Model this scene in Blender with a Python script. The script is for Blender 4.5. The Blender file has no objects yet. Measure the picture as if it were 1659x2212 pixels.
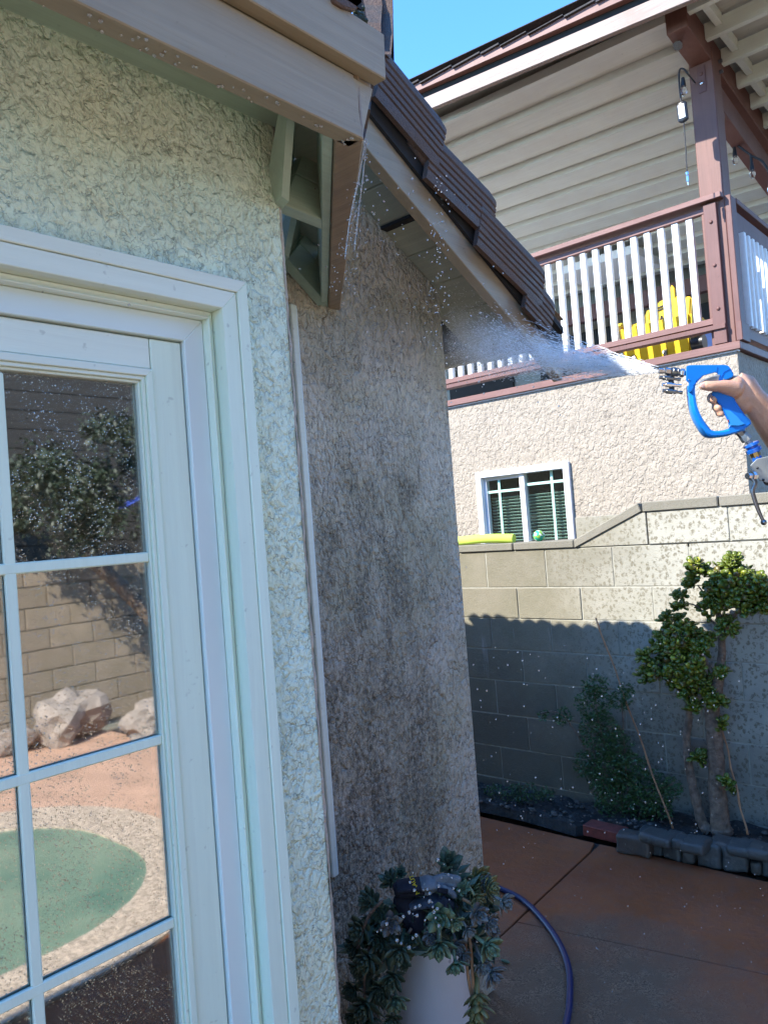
import bpy, bmesh, math, random
import numpy as np
from mathutils import Vector, Matrix, Quaternion
from mathutils import noise as mn
R = math.radians
rnd = random.Random(7)
scn = bpy.context.scene
COL = scn.collection

# ------------------------------------------------------------------ camera
YAW, PIT, ROL, FPX = .72296536, .02117077, -.07573067, 1673.16
EYE = Vector((0, 0, 1.6))
FW = Vector((math.cos(PIT)*math.cos(YAW), math.cos(PIT)*math.sin(YAW), math.sin(PIT)))
_r0 = Vector((math.sin(YAW), -math.cos(YAW), 0)); _u0 = _r0.cross(FW)
RT = math.cos(ROL)*_r0 + math.sin(ROL)*_u0
UP = -math.sin(ROL)*_r0 + math.cos(ROL)*_u0
cam = bpy.data.cameras.new('camera'); camo = bpy.data.objects.new('camera', cam); COL.objects.link(camo)
M = Matrix((RT, UP, -FW)).transposed().to_4x4(); M.translation = EYE
camo.matrix_world = M
cam.sensor_fit = 'VERTICAL'; cam.sensor_height = 24; cam.lens = 24*FPX/2212.
cam.clip_start = .02; cam.clip_end = 3000
scn.camera = camo

# ------------------------------------------------------------------ light
SUN_DIR = Vector((1, -.60, -1.0)).normalized()
world = bpy.data.worlds.new('World'); scn.world = world; world.use_nodes = True
wn = world.node_tree.nodes; wn.clear()
sky = wn.new('ShaderNodeTexSky'); sky.sky_type = 'NISHITA'; sky.sun_disc = False
toS = -SUN_DIR
sky.sun_elevation = math.asin(toS.z)
sky.sun_rotation = math.atan2(toS.x, toS.y)
sky.air_density = .85; sky.dust_density = 0.; sky.ozone_density = 7.
bg = wn.new('ShaderNodeBackground'); bg.inputs['Strength'].default_value = .125
wo = wn.new('ShaderNodeOutputWorld')
hs_ = wn.new('ShaderNodeHueSaturation'); hs_.inputs['Saturation'].default_value = 1.12
world.node_tree.links.new(sky.outputs[0], hs_.inputs['Color']); world.node_tree.links.new(hs_.outputs[0], bg.inputs[0]); world.node_tree.links.new(bg.outputs[0], wo.inputs[0])
sl = bpy.data.lights.new('sun', 'SUN'); sl.energy = 2.15; sl.angle = R(.5); sl.color = (1, .95, .86)
so = bpy.data.objects.new('sun', sl); COL.objects.link(so)
so.rotation_euler = SUN_DIR.to_track_quat('-Z', 'Y').to_euler(); so.location = (-5, 3, 8)
scn.view_settings.view_transform = 'Standard'; scn.view_settings.look = 'None'
scn.view_settings.gamma = 1; scn.view_settings.exposure = 2.5
scn.cycles.volume_step_rate = 2.0
scn.cycles.volume_bounces = 3; scn.cycles.max_bounces = 8; scn.cycles.diffuse_bounces = 4; scn.cycles.transparent_max_bounces = 24
scn.cycles.caustics_reflective = False; scn.cycles.caustics_refractive = False

# ------------------------------------------------------------------ helpers
def ray(x, y): return FW*FPX + RT*(x-829.5) - UP*(y-1106)
def at(x, y, X=None, Y=None, Z=None, D=None):
    d = ray(x, y)
    t = X/d.x if X is not None else Y/d.y if Y is not None else (Z-1.6)/d.z if Z is not None else D/FPX
    return EYE + d*t

class MB:
    def __init__(s): s.v = []; s.f = []
    def add(s, vs, fs):
        o = len(s.v); s.v += [tuple(v) for v in vs]; s.f += [tuple(i+o for i in f) for f in fs]; return s
    def box(s, a, b):
        x0, y0, z0 = [min(a[i], b[i]) for i in range(3)]; x1, y1, z1 = [max(a[i], b[i]) for i in range(3)]
        return s.add([(x0,y0,z0),(x1,y0,z0),(x1,y1,z0),(x0,y1,z0),(x0,y0,z1),(x1,y0,z1),(x1,y1,z1),(x0,y1,z1)],
                     [(0,3,2,1),(4,5,6,7),(0,1,5,4),(1,2,6,5),(2,3,7,6),(3,0,4,7)])
    def prism(s, poly, ext):
        n = len(poly); ext = Vector(ext); P = [Vector(p) for p in poly]
        s.add(P + [p+ext for p in P], [tuple(range(n))[::-1], tuple(range(n, 2*n))] + [(i, (i+1) % n, n+(i+1) % n, n+i) for i in range(n)])
        return s
    def hexa(s, a4, b4):
        return s.add(list(a4)+list(b4), [(0,3,2,1),(4,5,6,7),(0,1,5,4),(1,2,6,5),(2,3,7,6),(3,0,4,7)])
    def tube(s, pts, rad, n=10, prof=None, up=None, cap=True):
        P = [Vector(p) for p in pts]; m = len(P)
        if not hasattr(rad, '__len__'): rad = [rad]*m
        rad = [(r, r) if not hasattr(r, '__len__') else r for r in rad]
        rings = []; nrm = None
        for i in range(m):
            t = (P[min(i+1, m-1)] - P[max(i-1, 0)]).normalized()
            if up is not None: a = Vector(up)
            else: a = nrm if nrm is not None else (Vector((0, 0, 1)) if abs(t.z) < .9 else Vector((1, 0, 0)))
            side = t.cross(a); side = side.normalized() if side.length > 1e-6 else t.orthogonal().normalized()
            nn = side.cross(t).normalized(); nrm = nn
            ring = []
            for k in range(n):
                an = 2*math.pi*k/n; c, q = math.cos(an), math.sin(an)
                if prof:  # superellipse
                    e = prof; w = (abs(c)**e + abs(q)**e)**(-1/e); c *= w; q *= w
                ring.append(P[i] + side*c*rad[i][0] + nn*q*rad[i][1])
            rings.append(ring)
        vs = [p for r in rings for p in r]; fs = []
        for i in range(m-1):
            for k in range(n): fs.append((i*n+k, i*n+(k+1) % n, (i+1)*n+(k+1) % n, (i+1)*n+k))
        if cap: fs += [tuple(range(n))[::-1], tuple((m-1)*n+k for k in range(n))]
        return s.add(vs, fs)
    def ball(s, c, r, nu=10, nv=7, sc=(1, 1, 1)):
        c = Vector(c); vs = [c+Vector((0, 0, r*sc[2]))]; fs = []
        for j in range(1, nv):
            for i in range(nu):
                a, b = math.pi*j/nv, 2*math.pi*i/nu
                vs.append(c+Vector((r*sc[0]*math.sin(a)*math.cos(b), r*sc[1]*math.sin(a)*math.sin(b), r*sc[2]*math.cos(a))))
        vs.append(c-Vector((0, 0, r*sc[2]))); L = len(vs)-1
        for i in range(nu):
            fs.append((0, 1+i, 1+(i+1) % nu)); fs.append((L, L-nu+(i+1) % nu, L-nu+i))
            for j in range(nv-2): a = 1+j*nu; fs.append((a+i, a+nu+i, a+nu+(i+1) % nu, a+(i+1) % nu))
        return s.add(vs, fs)
    def lathe(s, prof, c=(0, 0, 0), n=32, sq=(1, 1)):
        c = Vector(c); m = len(prof); vs = []; fs = []
        for r, z in prof:
            for k in range(n): a = 2*math.pi*k/n; vs.append(c+Vector((r*math.cos(a)*sq[0], r*math.sin(a)*sq[1], z)))
        for i in range(m-1):
            for k in range(n): fs.append((i*n+k, i*n+(k+1) % n, (i+1)*n+(k+1) % n, (i+1)*n+k))
        return s.add(vs, fs)
    def xf(s, Mx): s.v = [tuple(Mx @ Vector(v)) for v in s.v]; return s

def wloc(o):
    l = Vector((0, 0, 0))
    while o is not None: l += o.location; o = o.parent
    return l
def empty(name, loc, label, cat, group=None, kind=None):
    o = bpy.data.objects.new(name, None); COL.objects.link(o); o.location = loc; o.empty_display_size = .1
    if label: o['label'] = label
    if cat: o['category'] = cat
    if group: o['group'] = group
    if kind: o['kind'] = kind
    return o
def mesh_of(mb, name, mat, bevel=0, smooth=False, seg=1, jit=0):
    me = bpy.data.meshes.new(name); me.from_pydata([tuple(v) for v in mb.v], [], mb.f)
    bm = bmesh.new(); bm.from_mesh(me)
    bmesh.ops.recalc_face_normals(bm, faces=bm.faces)
    if bevel: bmesh.ops.bevel(bm, geom=list(bm.edges), offset=bevel, segments=seg, affect='EDGES', clamp_overlap=True)
    bm.to_mesh(me); bm.free()
    if mat: me.materials.append(mat)
    if smooth: 
        me.polygons.foreach_set('use_smooth', [True]*len(me.polygons))
    return me
def build(name, mb, mat, parent=None, label=None, cat=None, group=None, kind=None, bevel=0, smooth=False, seg=1, org=None):
    """links the collected shapes (world coordinates) as one object"""
    V = np.array([tuple(v) for v in mb.v]); 
    if org is None: org = Vector(((V[:, 0].min()+V[:, 0].max())/2, (V[:, 1].min()+V[:, 1].max())/2, V[:, 2].min()))
    org = Vector(org); mb.v = [tuple(Vector(v)-org) for v in mb.v]
    me = mesh_of(mb, name, mat, bevel, smooth, seg)
    o = bpy.data.objects.new(name, me); COL.objects.link(o)
    o.location = org - (wloc(parent) if parent else Vector())
    if parent: o.parent = parent
    if label: o['label'] = label
    if cat: o['category'] = cat
    if group: o['group'] = group
    if kind: o['kind'] = kind
    if smooth == 'auto': sharp(o)
    return o
def sharp(o, ang=35):
    me = o.data; bm = bmesh.new(); bm.from_mesh(me)
    for e in bm.edges:
        if len(e.link_faces) == 2 and e.calc_face_angle(0) > R(ang): e.smooth = False
    bm.to_mesh(me); bm.free()
def inst(name, me, loc, parent=None, rot=None, sc=None, **kw):
    """a copy that shares its mesh; loc in world coordinates"""
    o = bpy.data.objects.new(name, me); COL.objects.link(o)
    o.location = Vector(loc) - (wloc(parent) if parent else Vector())
    if parent: o.parent = parent
    if rot is not None: o.rotation_mode = 'QUATERNION'; o.rotation_quaternion = rot
    if sc is not None: o.scale = sc
    for k, v in kw.items(): o[k] = v
    return o
def spline(pts, n=8):
    P = [Vector(p) for p in pts]; out = []
    for i in range(len(P)-1):
        p0, p1, p2, p3 = P[max(i-1, 0)], P[i], P[i+1], P[min(i+2, len(P)-1)]
        for k in range(n):
            t = k/n
            out.append(.5*((2*p1)+(p2-p0)*t+(2*p0-5*p1+4*p2-p3)*t*t+(-p0+3*p1-3*p2+p3)*t**3))
    return out+[P[-1]]

# ------------------------------------------------------------------ materials
class NT:
    def __init__(s, name):
        s.m = bpy.data.materials.new(name); s.m.use_nodes = True; s.t = s.m.node_tree; s.n = s.t.nodes; s.n.clear()
        s.out = s.n.new('ShaderNodeOutputMaterial'); s.b = s.n.new('ShaderNodeBsdfPrincipled'); s.L(s.b.outputs[0], s.out.inputs[0])
        tc = s.n.new('ShaderNodeTexCoord'); s.obj = tc.outputs['Object']
        g = s.n.new('ShaderNodeNewGeometry'); s.pos = g.outputs['Position']
    def L(s, a, b): s.t.links.new(a, b)
    def set(s, **k):
        for a, v in k.items():
            i = s.b.inputs[a.replace('_', ' ')]
            if hasattr(v, 'is_linked') or isinstance(v, bpy.types.NodeSocket): s.L(v, i)
            else: i.default_value = v
    def mapn(s, vec, sc=(1, 1, 1), rot=(0, 0, 0)):
        m = s.n.new('ShaderNodeMapping'); s.L(vec, m.inputs[0]); m.inputs['Scale'].default_value = sc; m.inputs['Rotation'].default_value = rot; return m.outputs[0]
    def noise(s, vec, scale=5, det=4, rough=.55, dist=0, out=0):
        n = s.n.new('ShaderNodeTexNoise'); s.L(vec, n.inputs['Vector']); n.inputs['Scale'].default_value = scale
        n.inputs['Detail'].default_value = det; n.inputs['Roughness'].default_value = rough; n.inputs['Distortion'].default_value = dist; return n.outputs[out]
    def vor(s, vec, scale=5, feat='F1', rand=1, out='Distance'):
        n = s.n.new('ShaderNodeTexVoronoi'); n.feature = feat; s.L(vec, n.inputs['Vector']); n.inputs['Scale'].default_value = scale
        n.inputs['Randomness'].default_value = rand; return n.outputs[out]
    def ramp(s, fac, stops, interp='LINEAR'):
        r = s.n.new('ShaderNodeValToRGB'); r.color_ramp.interpolation = interp; e = r.color_ramp.elements
        while len(e) < len(stops): e.new(.5)
        for i, (p, c) in enumerate(stops):
            e[i].position = p; e[i].color = (c, c, c, 1) if not hasattr(c, '__len__') else (*c[:3], 1)
        s.L(fac, r.inputs[0]); return r.outputs[0]
    def math(s, op, a, b=None, c=None, clamp=False):
        n = s.n.new('ShaderNodeMath'); n.operation = op; n.use_clamp = clamp
        for i, v in enumerate((a, b, c)):
            if v is None: continue
            if isinstance(v, bpy.types.NodeSocket): s.L(v, n.inputs[i])
            else: n.inputs[i].default_value = v
        return n.outputs[0]
    def mix(s, fac, a, b, mode='MIX'):
        n = s.n.new('ShaderNodeMix'); n.data_type = 'RGBA'; n.blend_type = mode
        for v, i in ((fac, 0), (a, 6), (b, 7)):
            if isinstance(v, bpy.types.NodeSocket): s.L(v, n.inputs[i])
            else: n.inputs[i].default_value = v if i == 0 else (*v[:3], 1)
        return n.outputs[2]
    def vadd(s, a, b, k=1):
        n = s.n.new('ShaderNodeVectorMath'); n.operation = 'MULTIPLY_ADD'; s.L(b, n.inputs[0]); n.inputs[1].default_value = (k, k, k) if not hasattr(k, '__len__') else k; s.L(a, n.inputs[2]); return n.outputs[0]
    def bump(s, h, dist=.01, st=1, prev=None):
        n = s.n.new('ShaderNodeBump'); s.L(h, n.inputs['Height']); n.inputs['Distance'].default_value = dist; n.inputs['Strength'].default_value = st
        if prev is not None: s.L(prev, n.inputs['Normal'])
        return n.outputs[0]
    def sep(s, vec):
        n = s.n.new('ShaderNodeSeparateXYZ'); s.L(vec, n.inputs[0]); return n.outputs
    def rand(s):
        return s.n.new('ShaderNodeObjectInfo').outputs['Random']
    def vary(s, col, amt=.15, scale=8, fac=None):
        f = fac if fac is not None else s.noise(s.pos, scale)
        a = [c*(1-amt) for c in col]; b = [min(1, c*(1+amt)) for c in col]
        return s.mix(s.ramp(f, [(.3, 0.), (.7, 1.)]), a, b)

def m_plain(name, col, rough=.5, amt=.1, scale=12, bump=0, bscale=60, **k):
    t = NT(name); t.set(Base_Color=t.vary(col, amt, scale), Roughness=rough, **k)
    if bump: t.set(Normal=t.bump(t.noise(t.pos, bscale, 5), bump, .6))
    return t.m
def m_stucco(name, base, dirt=None, crev=.35, scale=1.0, zfade=None, tint=None, vstretch=.55, cdist=.004, mask=None, cb=.8):
    t = NT(name); p = t.pos
    w = t.noise(p, 38*scale, 3, .6, out=1)
    pv = t.mapn(t.vadd(p, w, .022/scale), (1, 1, vstretch))
    edge = t.vor(pv, 44*scale, 'DISTANCE_TO_EDGE')
    w2 = t.noise(p, 85*scale, 2, .6, out=1)
    e2 = t.vor(t.mapn(t.vadd(p, w2, .010/scale), (1, 1, vstretch*1.2)), 100*scale, 'DISTANCE_TO_EDGE')
    gate = t.ramp(t.noise(p, 9*scale, 3, .6), [(.38, 0.), (.60, 1.)])
    gate2 = t.ramp(t.noise(t.mapn(p, (1, 1, 1.01)), 46*scale, 2), [(.47, 0.), (.56, 1.)])
    gate3 = t.ramp(t.noise(t.mapn(p, (1.02, 1, 1)), 75*scale, 2), [(.50, 0.), (.58, 1.)])
    c1 = t.math('MULTIPLY', t.ramp(t.math('ADD', edge, t.math('MULTIPLY', t.noise(p, 120*scale, 2), .05)), [(.018, 1.), (.075, 0.)]), t.math('MULTIPLY', gate2, t.math('ADD', t.math('MULTIPLY', gate, .6), .4)))
    c2 = t.math('MULTIPLY', t.ramp(e2, [(0., 1.), (.075, 0.)]), t.math('MULTIPLY', t.math('ADD', t.math('MULTIPLY', gate, .6), .2), gate3))
    cr = t.math('MAXIMUM', c1, c2)
    lump = t.noise(t.mapn(p, (1, 1, .8)), 60*scale, 5, .58, .6)
    fine = t.noise(p, 300*scale, 3, .7)
    knock = t.ramp(t.noise(t.mapn(p, (1, 1, .8)), 48*scale, 3, .5, .8), [(.40, 0.), (.56, 1.)], 'EASE')
    vall = t.math('MULTIPLY', t.ramp(edge, [(0., 1.), (.26, 0.)], 'EASE'), t.math('ADD', t.math('MULTIPLY', gate2, .6), .4))
    h = t.math('ADD', t.math('ADD', t.math('MULTIPLY', lump, .55), t.math('MULTIPLY', knock, .38)), t.math('MULTIPLY', fine, .10))
    h = t.math('SUBTRACT', h, t.math('MULTIPLY', t.math('MAXIMUM', t.math('MULTIPLY', vall, .7), t.math('MULTIPLY', cr, .55)), cb))
    big = t.noise(p, 1.8, 4, .6); med = t.noise(p, 7, 4, .6)
    col = t.vary(base, .09, fac=med)
    if tint: col = t.mix(t.ramp(big, [(.42, 0.), (.62, 1.)]), col, tint)
    if dirt:
        m = mask(t); col = t.mix(m, col, dirt)
    if zfade: col = zfade(t, col)
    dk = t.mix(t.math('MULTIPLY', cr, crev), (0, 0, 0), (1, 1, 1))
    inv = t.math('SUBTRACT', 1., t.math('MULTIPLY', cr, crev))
    col = t.mix(1., col, inv, 'MULTIPLY')  # crevice lines darkened in colour for the shade inside them
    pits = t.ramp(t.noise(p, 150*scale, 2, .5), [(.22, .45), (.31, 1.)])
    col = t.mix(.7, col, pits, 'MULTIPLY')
    col = t.mix(.75, col, t.ramp(lump, [(.28, .62), (.47, 1.)]), 'MULTIPLY')  # hollows between lumps darkened: ambient occlusion put into the colour
    t.set(Base_Color=col, Roughness=.85, Normal=t.bump(h, cdist, 1))
    t.b.inputs['Specular IOR Level'].default_value = .25
    return t.m
def m_wood(name, col, axis=0, rough=.6, amt=.14, grain=1., stain=None, gl=0, knots=True, st=.5):
    t = NT(name); sc = [38, 38, 38]; sc[axis] = 1.6
    r = t.rand(); cb = t.n.new('ShaderNodeCombineXYZ'); t.L(t.math('MULTIPLY', r, 9.), cb.inputs[0]); t.L(t.math('MULTIPLY', r, 5.), cb.inputs[1]); t.L(t.math('MULTIPLY', r, 7.), cb.inputs[2])
    p = t.vadd(t.pos, cb.outputs[0], 1)
    g = t.noise(t.mapn(p, sc), 1.6, 5, .65, .6); g2 = t.noise(t.mapn(p, [c*3 for c in sc]), 2, 3, .6)
    c = t.mix(t.ramp(g, [(.3, 0.), (.7, 1.)]), [x*(1-amt) for x in col], [min(1, x*(1+amt)) for x in col])
    if stain: c = t.mix(t.ramp(t.noise(p, 3.2, 4, .6), [(.45, 0.), (.75, .9)]), c, stain)
    sp = t.ramp(t.noise(p, 55, 2), [(.23, .55), (.31, 1.)]); c = t.mix(.5, c, sp, 'MULTIPLY')
    t.set(Base_Color=c, Roughness=rough, Normal=t.bump(t.math('ADD', g, t.math('MULTIPLY', g2, .5)), .0022*grain, st))
    return t.m

TAN = (.50, .42, .32)
m_tan = m_wood('tan_trim_paint', (.33, .27, .185), 0, stain=(.38, .32, .22))
m_sage = m_wood('sage_eave_paint', (.40, .50, .40), 0, grain=.8, stain=(.33, .41, .32))
m_sageY = m_wood('sage_soffit_paint', (.47, .47, .36), 1, grain=.8, stain=(.34, .37, .29))
m_beamst = m_wood('weathered_beam_paint', (.30, .215, .135), 1, stain=(.14, .09, .055), rough=.45, amt=.25)
m_white = m_wood('white_door_paint', (.76, .88, .74), 2, grain=.55, amt=.04, st=.35)
m_whiteX = m_wood('white_trim_paint', (.78, .85, .75), 0, grain=.7, amt=.05, st=.4)
m_vinyl = m_plain('white_jamb_vinyl', (.72, .82, .80), .35, .03, 4)
m_groove = m_plain('weather_strip', (.30, .31, .27), .7)
m_brown = m_wood('brown_balcony_paint', (.13, .055, .045), 2, amt=.12, stain=(.17, .08, .065))
m_brownY = m_wood('brown_rail_paint', (.19, .092, .075), 1, amt=.14, stain=(.14, .062, .05))
m_fascia = m_wood('bleached_fascia_wood', (.27, .20, .165), 1, amt=.22, grain=1.4, stain=(.22, .145, .115))
m_post = m_wood('rose_brown_post_paint', (.165, .075, .055), 2, amt=.12, stain=(.13, .058, .043))
m_balu = m_plain('white_baluster_paint', (.78, .78, .76), .5, .04, 30)
m_ceil = m_wood('cream_ceiling_paint', (.60, .60, .55), 1, amt=.07, grain=.8, stain=(.56, .54, .49))
m_ceilg = m_wood('sage_joist_paint', (.74, .78, .68), 1, amt=.05, grain=.8, stain=(.66, .70, .60))
m_siding = m_wood('grey_siding_paint', (.20, .20, .17), 1, amt=.08)
m_black = m_plain('black_plastic', (.012, .013, .016), .35)
m_blackr = m_plain('black_rubber', (.015, .015, .017), .6)
m_shingle = m_plain('asphalt_shingle', (.045, .04, .038), .9, .4, 80, .004, 120)

def dirtmask(t):
    p = t.pos; sx, sy, sz = t.sep(p)
    st = t.noise(t.mapn(p, (7, 7, 3.2)), 1.3, 6, .70, .4)
    st2 = t.noise(t.mapn(p, (30, 30, 9)), 1., 6, .75, .3)
    low = t.math('MULTIPLY', t.math('SUBTRACT', 1.3, sz), .07)
    f = t.ramp(t.math('ADD', low, t.math('ADD', t.math('MULTIPLY', st, .65), t.math('MULTIPLY', st2, .35))), [(.42, 0.), (.58, 1.)])
    fine = t.math('MAXIMUM', t.ramp(t.noise(p, 60, 5, .7), [(.38, .30), (.58, 1.)]), t.ramp(t.noise(p, 140, 3, .7), [(.56, 0.), (.62, 1.25)]))
    # the part already washed by the jet, upper right, and the pale strip along the corner
    warp = t.math('MULTIPLY', t.math('SUBTRACT', t.noise(p, 5, 4, .6), .5), .35)
    edge = t.ramp(t.math('ADD', sx, t.math('MULTIPLY', warp, .5)), [(0., 1.), (1., 1.)])
    xr = t.math('ADD', sx, t.math('MULTIPLY', warp, .7))
    right = t.n.new('ShaderNodeMapRange'); t.L(xr, right.inputs[0]); right.inputs[1].default_value = 2.19; right.inputs[2].default_value = 2.06; right.inputs[3].default_value = .12; right.inputs[4].default_value = 1
    hz = t.math('ADD', sz, t.math('ADD', warp, t.math('MULTIPLY', t.math('SUBTRACT', sx, 1.9), -.55)))
    top = t.n.new('ShaderNodeMapRange'); t.L(hz, top.inputs[0]); top.inputs[1].default_value = 2.02; top.inputs[2].default_value = 1.72; top.inputs[3].default_value = .15; top.inputs[4].default_value = 1
    m = t.math('MULTIPLY', right.outputs[0], top.outputs[0])
    base = t.math('ADD', t.math('MULTIPLY', f, .84), .22)
    return t.math('MULTIPLY', t.math('MULTIPLY', base, fine), m, clamp=True)
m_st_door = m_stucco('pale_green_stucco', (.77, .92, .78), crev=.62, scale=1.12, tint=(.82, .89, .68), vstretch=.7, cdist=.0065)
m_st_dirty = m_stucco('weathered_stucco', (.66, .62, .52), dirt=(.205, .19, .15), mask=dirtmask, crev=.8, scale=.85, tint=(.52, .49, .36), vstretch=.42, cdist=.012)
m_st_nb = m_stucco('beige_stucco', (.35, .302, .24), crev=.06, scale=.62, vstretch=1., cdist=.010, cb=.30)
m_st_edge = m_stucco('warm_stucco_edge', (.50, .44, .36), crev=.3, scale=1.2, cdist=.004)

def mk_patio():
    t = NT('stained_red_concrete'); p = t.pos; sx, sy, sz = t.sep(p)
    a = t.noise(p, 1.3, 6, .6); b = t.noise(p, 22, 5, .7)
    c = t.mix(t.ramp(a, [(.35, 0.), (.65, 1.)]), (.25, .070, .022), (.36, .115, .042))
    c = t.mix(t.ramp(b, [(.42, 0.), (.75, .55)]), c, (.20, .095, .07))
    # wet worn patch near the house, towards the camera
    d = t.n.new('ShaderNodeVectorMath'); d.operation = 'DISTANCE'; t.L(p, d.inputs[0]); d.inputs[1].default_value = (2.38, 1.42, -.12)
    dd = t.math('ADD', d.outputs['Value'], t.math('MULTIPLY', t.math('SUBTRACT', t.noise(p, 3, 5, .65), .5), .9))
    w = t.ramp(dd, [(.32, 1.), (.78, 0.)])
    worm = t.ramp(t.noise(t.mapn(p, (1, 1, 1)), 60, 5, .75, 2.2), [(.40, 0.), (.58, 1.)])
    wet = t.mix(worm, (.075, .045, .025), (.34, .225, .14))
    wet = t.mix(t.ramp(t.noise(p, 14, 3), [(.4, 0.), (.6, 1.)]), wet, (.20, .125, .075))
    c = t.mix(t.math('MULTIPLY', w, .93), c, wet)
    sp = t.ramp(t.vor(p, 17, 'F1'), [(.018, 1.), (.03, 0.)]); c = t.mix(t.math('MULTIPLY', sp, .6), c, (.5, .42, .36))
    t.set(Base_Color=c, Roughness=t.ramp(t.noise(p, 3.5, 4), [(.35, .42), (.65, .65)]),
          Normal=t.bump(t.math('ADD', b, t.math('MULTIPLY', worm, w)), .006, .6))
    return t.m
m_patio = mk_patio()
def mk_block(name, col, spots=True):
    t = NT(name); p = t.pos; sx, sy, sz = t.sep(p); r = t.rand()
    c = t.mix(r, [x*.84 for x in col], [x*1.12 for x in col])
    c = t.mix(t.ramp(t.noise(p, 5, 5, .65), [(.35, 0.), (.7, .7)]), c, (col[0]*.72, col[1]*.74, col[2]*.66))
    g = t.noise(p, 170, 3, .8); c = t.mix(.45, c, t.ramp(g, [(.28, .45), (.55, 1.)]), 'MULTIPLY')
    if spots:
        # splashes: dark wet spots and pale flakes, denser towards the tall end
        dens = t.n.new('ShaderNodeMapRange'); t.L(t.math('ADD', sy, t.math('MULTIPLY', t.noise(p, 2.5, 3), 1.1)), dens.inputs[0])
        dens.inputs[1].default_value = 3.0; dens.inputs[2].default_value = 2.0
        wv = t.vadd(p, t.noise(p, 30, 3, .6, out=1), .03)
        v = t.math('MAXIMUM', t.ramp(t.vor(t.mapn(wv, (1, 1, .8)), 44, 'F1'), [(.36, 0.), (.50, 1.)]), t.ramp(t.noise(p, 75, 4, .7), [(.48, 0.), (.56, 1.)]))
        pale = t.mix(v, [x*.80 for x in col], (.43, .42, .36))
        c = t.mix(t.math('MULTIPLY', dens.outputs[0], .75), c, pale)
        v2 = t.ramp(t.vor(wv, 15, 'F1'), [(.10, 1.), (.17, 0.)])
        c = t.mix(t.math('MULTIPLY', v2, t.math('MULTIPLY', dens.outputs[0], .6)), c, [x*.55 for x in col])
        # efflorescence streaks
        ef = t.ramp(t.noise(t.mapn(p, (1, 14, 1.6)), 1, 5, .6), [(.63, 0.), (.72, .6)])
        c = t.mix(ef, c, (.42, .41, .38))
    low_shade = t.n.new('ShaderNodeMapRange'); t.L(t.math('ADD', sz, t.math('MULTIPLY', t.math('SUBTRACT', t.noise(p, 3.2, 5, .65), .5), 1.1)), low_shade.inputs[0])
    low_shade.inputs[1].default_value = .75; low_shade.inputs[2].default_value = .25
    if spots: c = t.mix(t.math('MULTIPLY', low_shade.outputs[0], .55), c, (.078, .067, .05))  # lower rows darkened in colour to deepen the shade there
    t.set(Base_Color=c, Roughness=.9, Normal=t.bump(t.math('ADD', g, t.noise(p, 30, 4)), .004, .7))
    return t.m
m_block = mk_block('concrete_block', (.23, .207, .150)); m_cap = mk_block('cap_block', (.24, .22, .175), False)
m_mortar = m_plain('pale_mortar', (.31, .30, .25), .95, .2, 20, .003, 90)
def mk_tile():
    t = NT('brown_roof_tile'); p = t.pos
    a = t.noise(p, 6, 5, .65); b = t.noise(p, 150, 4, .8); r = t.rand()
    c = t.mix(t.ramp(a, [(.3, 0.), (.7, 1.)]), (.085, .046, .031), (.15, .088, .058))
    n = t.n.new('ShaderNodeNewGeometry'); up = t.sep(n.outputs['Normal'])[2]
    lich = t.math('MULTIPLY', t.ramp(up, [(.25, 0.), (.6, 1.)]), t.ramp(t.noise(p, 18, 4, .7), [(.3, .3), (.6, .85)]))
    c = t.mix(lich, c, (.042, .04, .036))
    c = t.mix(.6, c, t.ramp(b, [(.3, .45), (.6, 1.)]), 'MULTIPLY')
    t.set(Base_Color=c, Roughness=t.ramp(a, [(.3, .45), (.7, .85)]), Normal=t.bump(b, .004, .9))
    return t.m
m_tile = mk_tile()
def mk_leaf(name, c0, c1, c2, rough=.4, sub=.12, edge=None):
    t = NT(name); r = t.n.new('ShaderNodeObjectInfo').outputs['Random']
    n = t.noise(t.pos, 14, 3); f = t.math('ADD', t.math('MULTIPLY', r, .5), t.math('MULTIPLY', n, .6))
    c = t.ramp(f, [(.25, c0), (.5, c1), (.8, c2)])
    t.set(Base_Color=c, Roughness=rough, Subsurface_Weight=sub, Subsurface_Radius=(.01, .02, .005), Normal=t.bump(t.noise(t.pos, 90, 2), .001, .4))
    return t.m
m_jade = mk_leaf('jade_leaf', (.055, .085, .012), (.15, .18, .018), (.40, .37, .04), .28, .15)
m_jade_red = mk_leaf('bronze_jade_leaf', (.07, .06, .02), (.12, .09, .03), (.17, .15, .04), .3, .1)
m_rose = mk_leaf('dark_shrub_leaf', (.02, .05, .014), (.035, .085, .022), (.07, .13, .03), .45, .05)
m_hedge = mk_leaf('hedge_leaf', (.02, .03, .012), (.03, .045, .018), (.05, .07, .025), .5, 0)
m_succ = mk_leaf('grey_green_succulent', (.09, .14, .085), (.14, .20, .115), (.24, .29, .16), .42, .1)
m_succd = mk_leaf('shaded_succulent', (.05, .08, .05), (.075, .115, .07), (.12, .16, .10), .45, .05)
m_succp = mk_leaf('purple_grey_succulent', (.12, .12, .125), (.17, .17, .16), (.23, .22, .19), .45, .08)
m_succy = mk_leaf('olive_succulent', (.13, .12, .045), (.19, .17, .06), (.25, .22, .09), .45, .08)
m_bark = m_plain('jade_bark', (.17, .12, .085), .9, .5, 30, .03, 42)
m_soil = m_plain('wet_soil', (.022, .019, .016), .75, .5, 25, .02, 40)
m_ground = m_plain('bare_ground', (.16, .13, .10), .95, .2, 2, .02, 8)
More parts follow.
